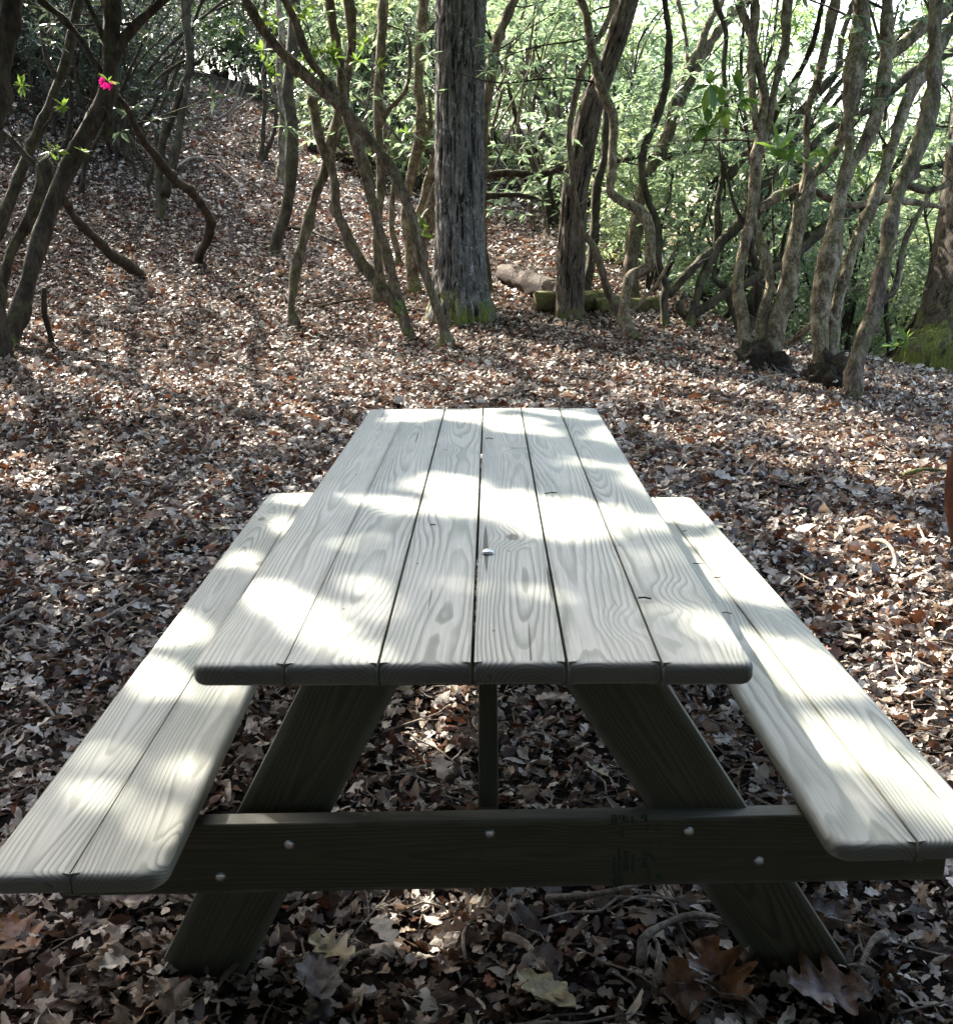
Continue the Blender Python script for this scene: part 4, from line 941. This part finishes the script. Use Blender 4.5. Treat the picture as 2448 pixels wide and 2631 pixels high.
for nm, idx in byroot.items():
    rt_ = bpy.data.objects[nm]; me = leaves_mesh('crown', pos[idx], d[idx], ln[idx], 1.35)
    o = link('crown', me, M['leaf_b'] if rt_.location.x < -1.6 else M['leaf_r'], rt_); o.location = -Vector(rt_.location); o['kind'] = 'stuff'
print('canopy leaves', len(pos), 'tops', len(tops))

# ------------------------------------------------------------------ leaf litter: instanced dead leaves and twigs
def litter_leaf(seed):
    g = random.Random(seed); kind = seed % 4; n = 9
    L_, R_ = [], []
    for i in range(n+1):
        t = i/n
        if kind in (0, 1): wd = .30*math.sin(math.pi*min(1, t*.96+.04))**.7*(1+.42*math.sin(t*math.pi*(5+kind)+g.random()))  # lobed oak
        elif kind == 2: wd = .24*math.sin(math.pi*t)**.9
        else: wd = .15*math.sin(math.pi*t)**.8
        wd = max(.012, wd*g.uniform(.85, 1.15)); L_.append(wd); R_.append(max(.012, wd*g.uniform(.8, 1.2)))
    curl = g.uniform(.3, 1.5)*g.choice((-1, 1)); fold = g.uniform(-.5, .8); tw = g.uniform(-.8, .8)
    V_, F_ = [], []
    for i in range(n+1):
        t = i/n; y = t-.5; zc = curl*.35*(y*y) + .03*g.uniform(-1, 1); a = tw*y
        for wd in (-L_[i], 0, R_[i]):
            zz = zc + abs(wd)*fold + wd*wd*curl*1.2; V_.append((wd*math.cos(a)-zz*math.sin(a)*.5, y, zz*math.cos(a)+wd*math.sin(a)))
    for i in range(n):
        for j in range(2): k = i*3+j; F_.append((k, k+1, k+4, k+3))
    return mesh_py('dead_leaf', V_, F_, True)
def stick_mesh(seed):
    g = random.Random(seed); pts = [Vector((0, -.5, 0))]; 
    for k in range(4): pts.append(pts[-1]+Vector((g.uniform(-.09, .09), .25, g.uniform(-.05, .05))))
    v, f, mo, fu = tube(pts, [.017, .015, .013, .010, .006], seg=5, step=.12, seed=seed, moss_h=0)
    if seed % 2:
        p = pts[2]; v2, f2, _, _ = tube([p, p+Vector((.1, .12, .03)), p+Vector((.16, .28, .02))], [.012, .009, .005], seg=4, step=.1, moss_h=0); n = len(v); v += v2; f += [tuple(i+n for i in q_) for q_ in f2]
    me = mesh_py('stick', v, f); return me
def instancer(name, label, cat, protos, P_, rot, scl, idx):
    pc = bpy.data.collections.new(name+'_shapes')
    for k, (me, mt) in enumerate(protos):
        o = bpy.data.objects.new('%s_shape_%02d' % (name, k), me); me.materials.append(mt) if not me.materials else None; pc.objects.link(o)
    me = bpy.data.meshes.new(name); me.vertices.add(len(P_)); me.vertices.foreach_set('co', np.asarray(P_, np.float32).ravel())
    a = me.attributes.new('rot', 'FLOAT_VECTOR', 'POINT'); a.data.foreach_set('vector', np.asarray(rot, np.float32).ravel())
    a = me.attributes.new('scl', 'FLOAT', 'POINT'); a.data.foreach_set('value', np.asarray(scl, np.float32))
    a = me.attributes.new('idx', 'INT', 'POINT'); a.data.foreach_set('value', np.asarray(idx, np.int32))
    o = bpy.data.objects.new(name, me); COL.objects.link(o); tag(o, label, cat, kind='stuff')
    g = bpy.data.node_groups.new(name, 'GeometryNodeTree')
    g.interface.new_socket('Geometry', in_out='INPUT', socket_type='NodeSocketGeometry'); g.interface.new_socket('Geometry', in_out='OUTPUT', socket_type='NodeSocketGeometry')
    N = g.nodes.new; Lk = g.links.new; gi, go = N('NodeGroupInput'), N('NodeGroupOutput')
    mp, ip, ci = N('GeometryNodeMeshToPoints'), N('GeometryNodeInstanceOnPoints'), N('GeometryNodeCollectionInfo')
    ci.inputs['Collection'].default_value = pc; ci.inputs['Separate Children'].default_value = True; ci.inputs['Reset Children'].default_value = True
    def attr(nm, ty):
        x = N('GeometryNodeInputNamedAttribute'); x.data_type = ty; x.inputs['Name'].default_value = nm; return [s_ for s_ in x.outputs if s_.enabled][0]
    Lk(gi.outputs[0], mp.inputs['Mesh']); Lk(mp.outputs[0], ip.inputs['Points']); Lk(ci.outputs[0], ip.inputs['Instance'])
    ip.inputs['Pick Instance'].default_value = True
    Lk(attr('idx', 'INT'), ip.inputs['Instance Index']); Lk(attr('rot', 'FLOAT_VECTOR'), ip.inputs['Rotation']); Lk(attr('scl', 'FLOAT'), ip.inputs['Scale'])
    Lk(ip.outputs[0], go.inputs[0]); md = o.modifiers.new('litter', 'NODES'); md.node_group = g
    return o
def spread(segs):
    out_ = []
    for Y0, Y1, dens in segs:
        k0, k1 = .62, 1.6
        n = int(((Y0+Y1)/2*2*k0+2*k1)*(Y1-Y0)*dens)
        Y = rng.uniform(Y0, Y1, n); x = rng.uniform(-1, 1, n)*(k0*Y+k1); out_.append(np.stack([x, Y+CAM[1]], 1))
    return np.concatenate(out_)
xy = spread([(.3, 4, 2500), (4, 8, 1400), (8, 13, 850), (13, 20, 400), (20, 34, 130)])
xy = xy[(xy[:, 0] < 6.5+0*xy[:, 1]) | (xy[:, 1] < 13)]
dist = xy[:, 1]-CAM[1]
z = np.array([ground_z(a, b) for a, b in xy])
n = len(xy); lift = rng.exponential(.012, n)+.004
for o in list(COL.objects):      # leaves banked against every foot
    if o.type == 'EMPTY' and o.get('category') in ('tree', 'sapling', 'stump') and o.location.y < 22 and not o.name.startswith('broadleaf'):
        rr_ = .34 if o.name.startswith('tulip') else .3 if o.name.startswith('oak') else .6 if o.name.startswith('hemlock') else .07; m_ = int(70+260*rr_)
        a_ = rng.uniform(0, 6.28, m_); q_r = rr_ + np.abs(rng.normal(0, .09, m_)); ex = np.stack([o.location.x+np.cos(a_)*q_r, o.location.y+np.sin(a_)*q_r], 1)
        xy = np.concatenate([xy, ex]); z = np.concatenate([z, [ground_z(a, b) for a, b in ex]]); lift = np.concatenate([lift, rng.uniform(0, .07, m_)*np.exp(-(q_r-rr_)/.1)])
for fx, fy in [(-.557, .26), (.655, .26)]:
    ex = np.stack([fx+rng.normal(0, .10, 90), fy+rng.normal(0, .06, 90)], 1); xy = np.concatenate([xy, ex]); z = np.concatenate([z, np.zeros(90)]); lift = np.concatenate([lift, rng.uniform(0, .05, 90)])
n = len(xy); dist = xy[:, 1]-CAM[1]
P_ = np.stack([xy[:, 0], xy[:, 1], z+lift], 1)
rot = np.stack([rng.normal(0, .55, n), rng.normal(0, .55, n), rng.uniform(0, 6.28, n)], 1)
scl = np.clip(rng.lognormal(math.log(.039), .48, n), .012, .105)*(1+np.clip((dist-10)*.045, 0, .9))*(1-.2*np.clip((4.5-dist)/2, 0, 1))
instancer('leaf_litter', 'deep carpet of brown and tan dead leaves over the forest floor', 'leaf litter', [(litter_leaf(k), M['litter']) for k in range(12)], P_, rot, scl, rng.integers(0, 12, n))
xy = spread([(.3, 4, 80), (4, 9, 60), (9, 18, 22)]); n2 = len(xy)
z = np.array([ground_z(a, b) for a, b in xy]); P_ = np.stack([xy[:, 0], xy[:, 1], z+rng.uniform(.01, .035, n2)], 1)
instancer('twig_litter', 'scattered thin dead twigs lying among the leaves', 'twigs', [(stick_mesh(k), M['twig']) for k in range(6)], P_,
          np.stack([rng.normal(0, .12, n2), rng.normal(0, .2, n2), rng.uniform(0, 6.28, n2)], 1), np.clip(rng.lognormal(math.log(.12), .45, n2), .04, .26), rng.integers(0, 6, n2))
print('litter', n, n2)

# ------------------------------------------------------------------ larger single leaves and sticks in front
def big_leaf_mat(name, a, b):
    t = NT(name); co = t.n('TexCoord').outputs['Object']; n_ = t.noise(co, 30, 4, .7)
    sx = t.n('SeparateXYZ'); t.l(co, sx.inputs[0]); vein = t.math('ABSOLUTE', t.math('SINE', t.math('ADD', t.math('MULTIPLY', sx.outputs[1], 260.0), t.math('MULTIPLY', t.math('ABSOLUTE', sx.outputs[0]), -180.0))))
    col = t.mix(t.maprange(n_, .35, .65), a, b); col = t.mix(t.maprange(vein, .0, .12, .35, 0), col, tuple(q*1.6 for q in b))
    return t.done(t.bsdf(col, .45, n_, .5, .004, spec=.5))
LM = [big_leaf_mat('brown_leaf', (.05, .025, .012), (.20, .11, .035)), big_leaf_mat('rust_leaf', (.07, .025, .01), (.24, .10, .03)), big_leaf_mat('tan_leaf', (.20, .15, .07), (.46, .39, .22)), big_leaf_mat('grey_leaf', (.08, .06, .05), (.26, .21, .18))]
def oak_leaf(seed, size, lob=.5, lobes=7, wide=.3, curl=.5):
    g = random.Random(seed); n = 26; V_, F_ = [], []
    for i in range(n+1):
        t = i/n; base = wide*math.sin(math.pi*min(1, t*.97+.015))**.75; lb = 1+lob*math.sin(t*math.pi*lobes+g.uniform(-.2, .2))
        y = t-.5; zc = curl*.6*y*y
        for s_ in (-1, -.5, 0, .5, 1):
            wd = s_*max(.01, base*lb*(.55+.45*(1-t*.2))); V_.append((wd*size, (y+abs(wd)*.12)*size, (zc + abs(wd)*.5*curl + .02*math.sin(t*19+s_*4))*size))
    for i in range(n):
        for j in range(4): k = i*5+j; F_.append((k, k+1, k+6, k+5))
    return mesh_py('fallen_leaf', V_, F_)
for px, py, sz, mt, rz, rx, lb, lab in [
    (2035, 2465, .17, 0, .75, .45, .1, 'large curled brown oval leaf resting upright below the right end of the beam'),
    (1850, 2560, .15, 1, .3, .2, .5, 'rust brown lobed oak leaf right of the forked stick at the bottom'),
    (2120, 2600, .17, 1, 1.7, .2, .45, 'orange brown oak leaf with a pale tip at the bottom right'),
    (1400, 2600, .13, 2, .9, .1, .25, 'pale yellow leaf at the bottom edge near the middle'),
    (855, 2505, .10, 2, 1.2, .15, .5, 'yellowish crumpled oak leaf in the shade at bottom centre left'),
    (820, 2580, .12, 3, .3, .1, .1, 'dark mauve grey leaf just under the yellowish crumpled one'),
    (1745, 2600, .12, 1, .2, .5, .2, 'small orange brown leaf standing on edge at the bottom, left of the oak leaf'),
    (1410, 2615, .08, 2, 2.2, .2, .4, 'little tan leaf scrap at the bottom edge beside the pale yellow leaf'),
    (1530, 2025, .07, 2, 1.0, .3, .5, 'small cream leaf seen through the frame right of the diagonal brace'),
    (1040, 1800, .09, 2, .4, .4, .5, 'tan lobed leaf seen through the frame left of the diagonal brace'),
    (60, 2460, .12, 1, .8, .2, .4, 'dull red brown leaf in the dark bottom left corner'),
    (330, 2350, .11, 3, 2.0, .3, .5, 'mauve grey leaf beside the shaded lower left leg'),
    (568, 1385, .10, 2, 1.9, .1, .15, 'cream coloured leaf on the ground left of the far bench end'),
    (215, 1090, .13, 2, 1.2, .1, .4, 'bright buff leaf among the litter on the left')]:
    p = gp(px, py, .035); o = link('fallen_leaf', oak_leaf(int(px), sz, lb, curl=random.uniform(.4, .9), wide=.38 if lb < .2 else .34), LM[mt], None, p, (rx, random.uniform(-.3, .3), rz)); tag(o, lab, 'leaf', 'single large fallen leaves')
def gstick(pts, r_, lab, mat=None, lift=.03):
    Pw = [gp(a, b, lift+(.02 if 0 < i < len(pts)-1 else 0)) for i, (a, b) in enumerate(pts)]
    o = tube_obj('fallen_stick', Pw, [r_*(1-.5*i/(len(Pw)-1)) for i in range(len(Pw))], mat or M['twig'], None, seg=8, moss_h=0, wob=.004); tag(o, lab, 'stick', 'sticks lying in the leaves')
gstick([(1645, 2540), (1648, 2480), (1690, 2450), (1780, 2425), (1865, 2415)], .011, 'thick bent pale stick arching below the beam at bottom right')
gstick([(1680, 2590), (1690, 2520), (1675, 2470)], .008, 'short forked pale stick under the arching stick')
gstick([(1300, 2440), (1350, 2500), (1420, 2550)], .010, 'straight light brown stick at the bottom centre')
gstick([(1400, 2350), (1560, 2365), (1700, 2320), (1860, 2330)], .007, 'long thin stick just below the beam, right of centre')
gstick([(2270, 2440), (2230, 2500), (2190, 2560)], .009, 'greenish thin stick slanting at the bottom right')
gstick([(85, 1825), (115, 1850), (155, 1888)], .009, 'pale broken stick on the shaded leaves left of the near bench')
gstick([(0, 1625), (60, 1600), (140, 1583)], .009, 'long pale stick reaching in from the left edge')
gstick([(230, 1630), (330, 1590), (400, 1540)], .006, 'thin stick parallel to the left bench')
gstick([(2240, 1410), (2270, 1425), (2290, 1450), (2300, 1480)], .012, 'sun bleached curved stick in the bright patch at right')
gstick([(2320, 1235), (2370, 1229), (2425, 1226)], .016, 'short mossy stick lying against the reddish snag', M['mosslog'])
gstick([(2355, 1370), (2365, 1400), (2385, 1435)], .008, 'slim white stick in the sun right of the bleached curved one')
gstick([(420, 2500), (520, 2450), (640, 2380)], .007, 'thin dark stick in the shade at lower left')
gstick([(960, 2480), (900, 2530), (820, 2610)], .005, 'very thin reddish stem at the bottom, left of centre')
gstick([(450, 440), (492, 416), (534, 425), (577, 452), (615, 480)], .022, 'fallen branch curving over the leaves high on the left slope', None, .06)
gstick([(528, 404), (563, 411), (582, 436)], .025, 'dark broken branch above the curving one on the slope', M['rhodo_dark'], .05)
gstick([(303, 308), (350, 350), (368, 394)], .024, 'pale bare branch lying down the slope behind the leaning trunk', None, .06)
gstick([(303, 312), (350, 306), (402, 333)], .03, 'pale forked branch lying across the upper left slope', None, .06)
gstick([(735, 590), (790, 600), (850, 625), (905, 640)], .03, 'dark rotten branch on the ground between the slender stems', M['rhodo_dark'], .03)
gstick([(820, 795), (880, 786), (960, 770)], .018, 'dark stick at the feet of the crossing stems', M['rhodo_dark'], .03)
for k, (a, b, c, d) in enumerate([(545, 300, 655, 175), (560, 305, 640, 200), (530, 300, 600, 190), (575, 300, 690, 210), (590, 310, 630, 180), (500, 300, 560, 210), (420, 320, 500, 230), (610, 320, 700, 250)]):
    g0, t0_ = on_ground(a, b); e_ = at_depth(c, d, t0_-.6)
    o = tube_obj('dead_branch', [Vector(g0), Vector((g0+e_)/2)+Vector((.03, 0, random.uniform(-.2, .2))), Vector(e_)], [.03, .022, .01], M['twig'], None, seg=7, moss_h=0, wob=.03)
    tag(o, 'straw coloured dead branch leaning in the brush heap at upper left, ' + ORD[k], 'branch', 'dead branches in the brush heap')
log('fallen_log', 'broken dark log end on the slope behind the crossing stems', 'log', gp(798, 388, .12), gp(905, 420, .10), .13, .10, M['deadwood'])
gstick([(1880, 1025), (1960, 985), (2040, 970)], .012, 'bare stick between the two right hand clumps')
# crumbs of bark and leaf on the boards
for px, py, z_, s_, lab in [(1257, 1126, H, .022, 'tiny dark leaf scrap near the far end of the tabletop'), (1415, 1268, H, .03, 'pair of dark crumbs on the right half of the tabletop'), (1758, 1364, .41, .015, 'dark speck on the inner right bench near its far end'), (1793, 1447, .41, .03, 'twig scrap on the inner right bench board'), (1866, 1574, .41, .022, 'olive scrap on the inner right bench beside the tabletop corner'), (1655, 1536, H, .022, 'tiny dark scrap beside the last joint of the tabletop'), (1112, 1348, H, .012, 'small round speck on the third tabletop board'), (1840, 1486, .41, .028, 'small dark scrap lying over the joint of the right bench')]:
    p = Vector(on_z(px, py, z_+.004)); g_ = random.Random(px)
    o = tube_obj('debris_crumb', [p+Vector((-s_/2, 0, 0)), p+Vector((0, g_.uniform(-.3, .3)*s_, .001)), p+Vector((s_/2, g_.uniform(-.4, .4)*s_, 0))], [.0006, .0016, .0006], M['rhodo_dark'], None, seg=5, moss_h=0); tag(o, lab, 'leaf scrap', 'crumbs of leaf on the table')
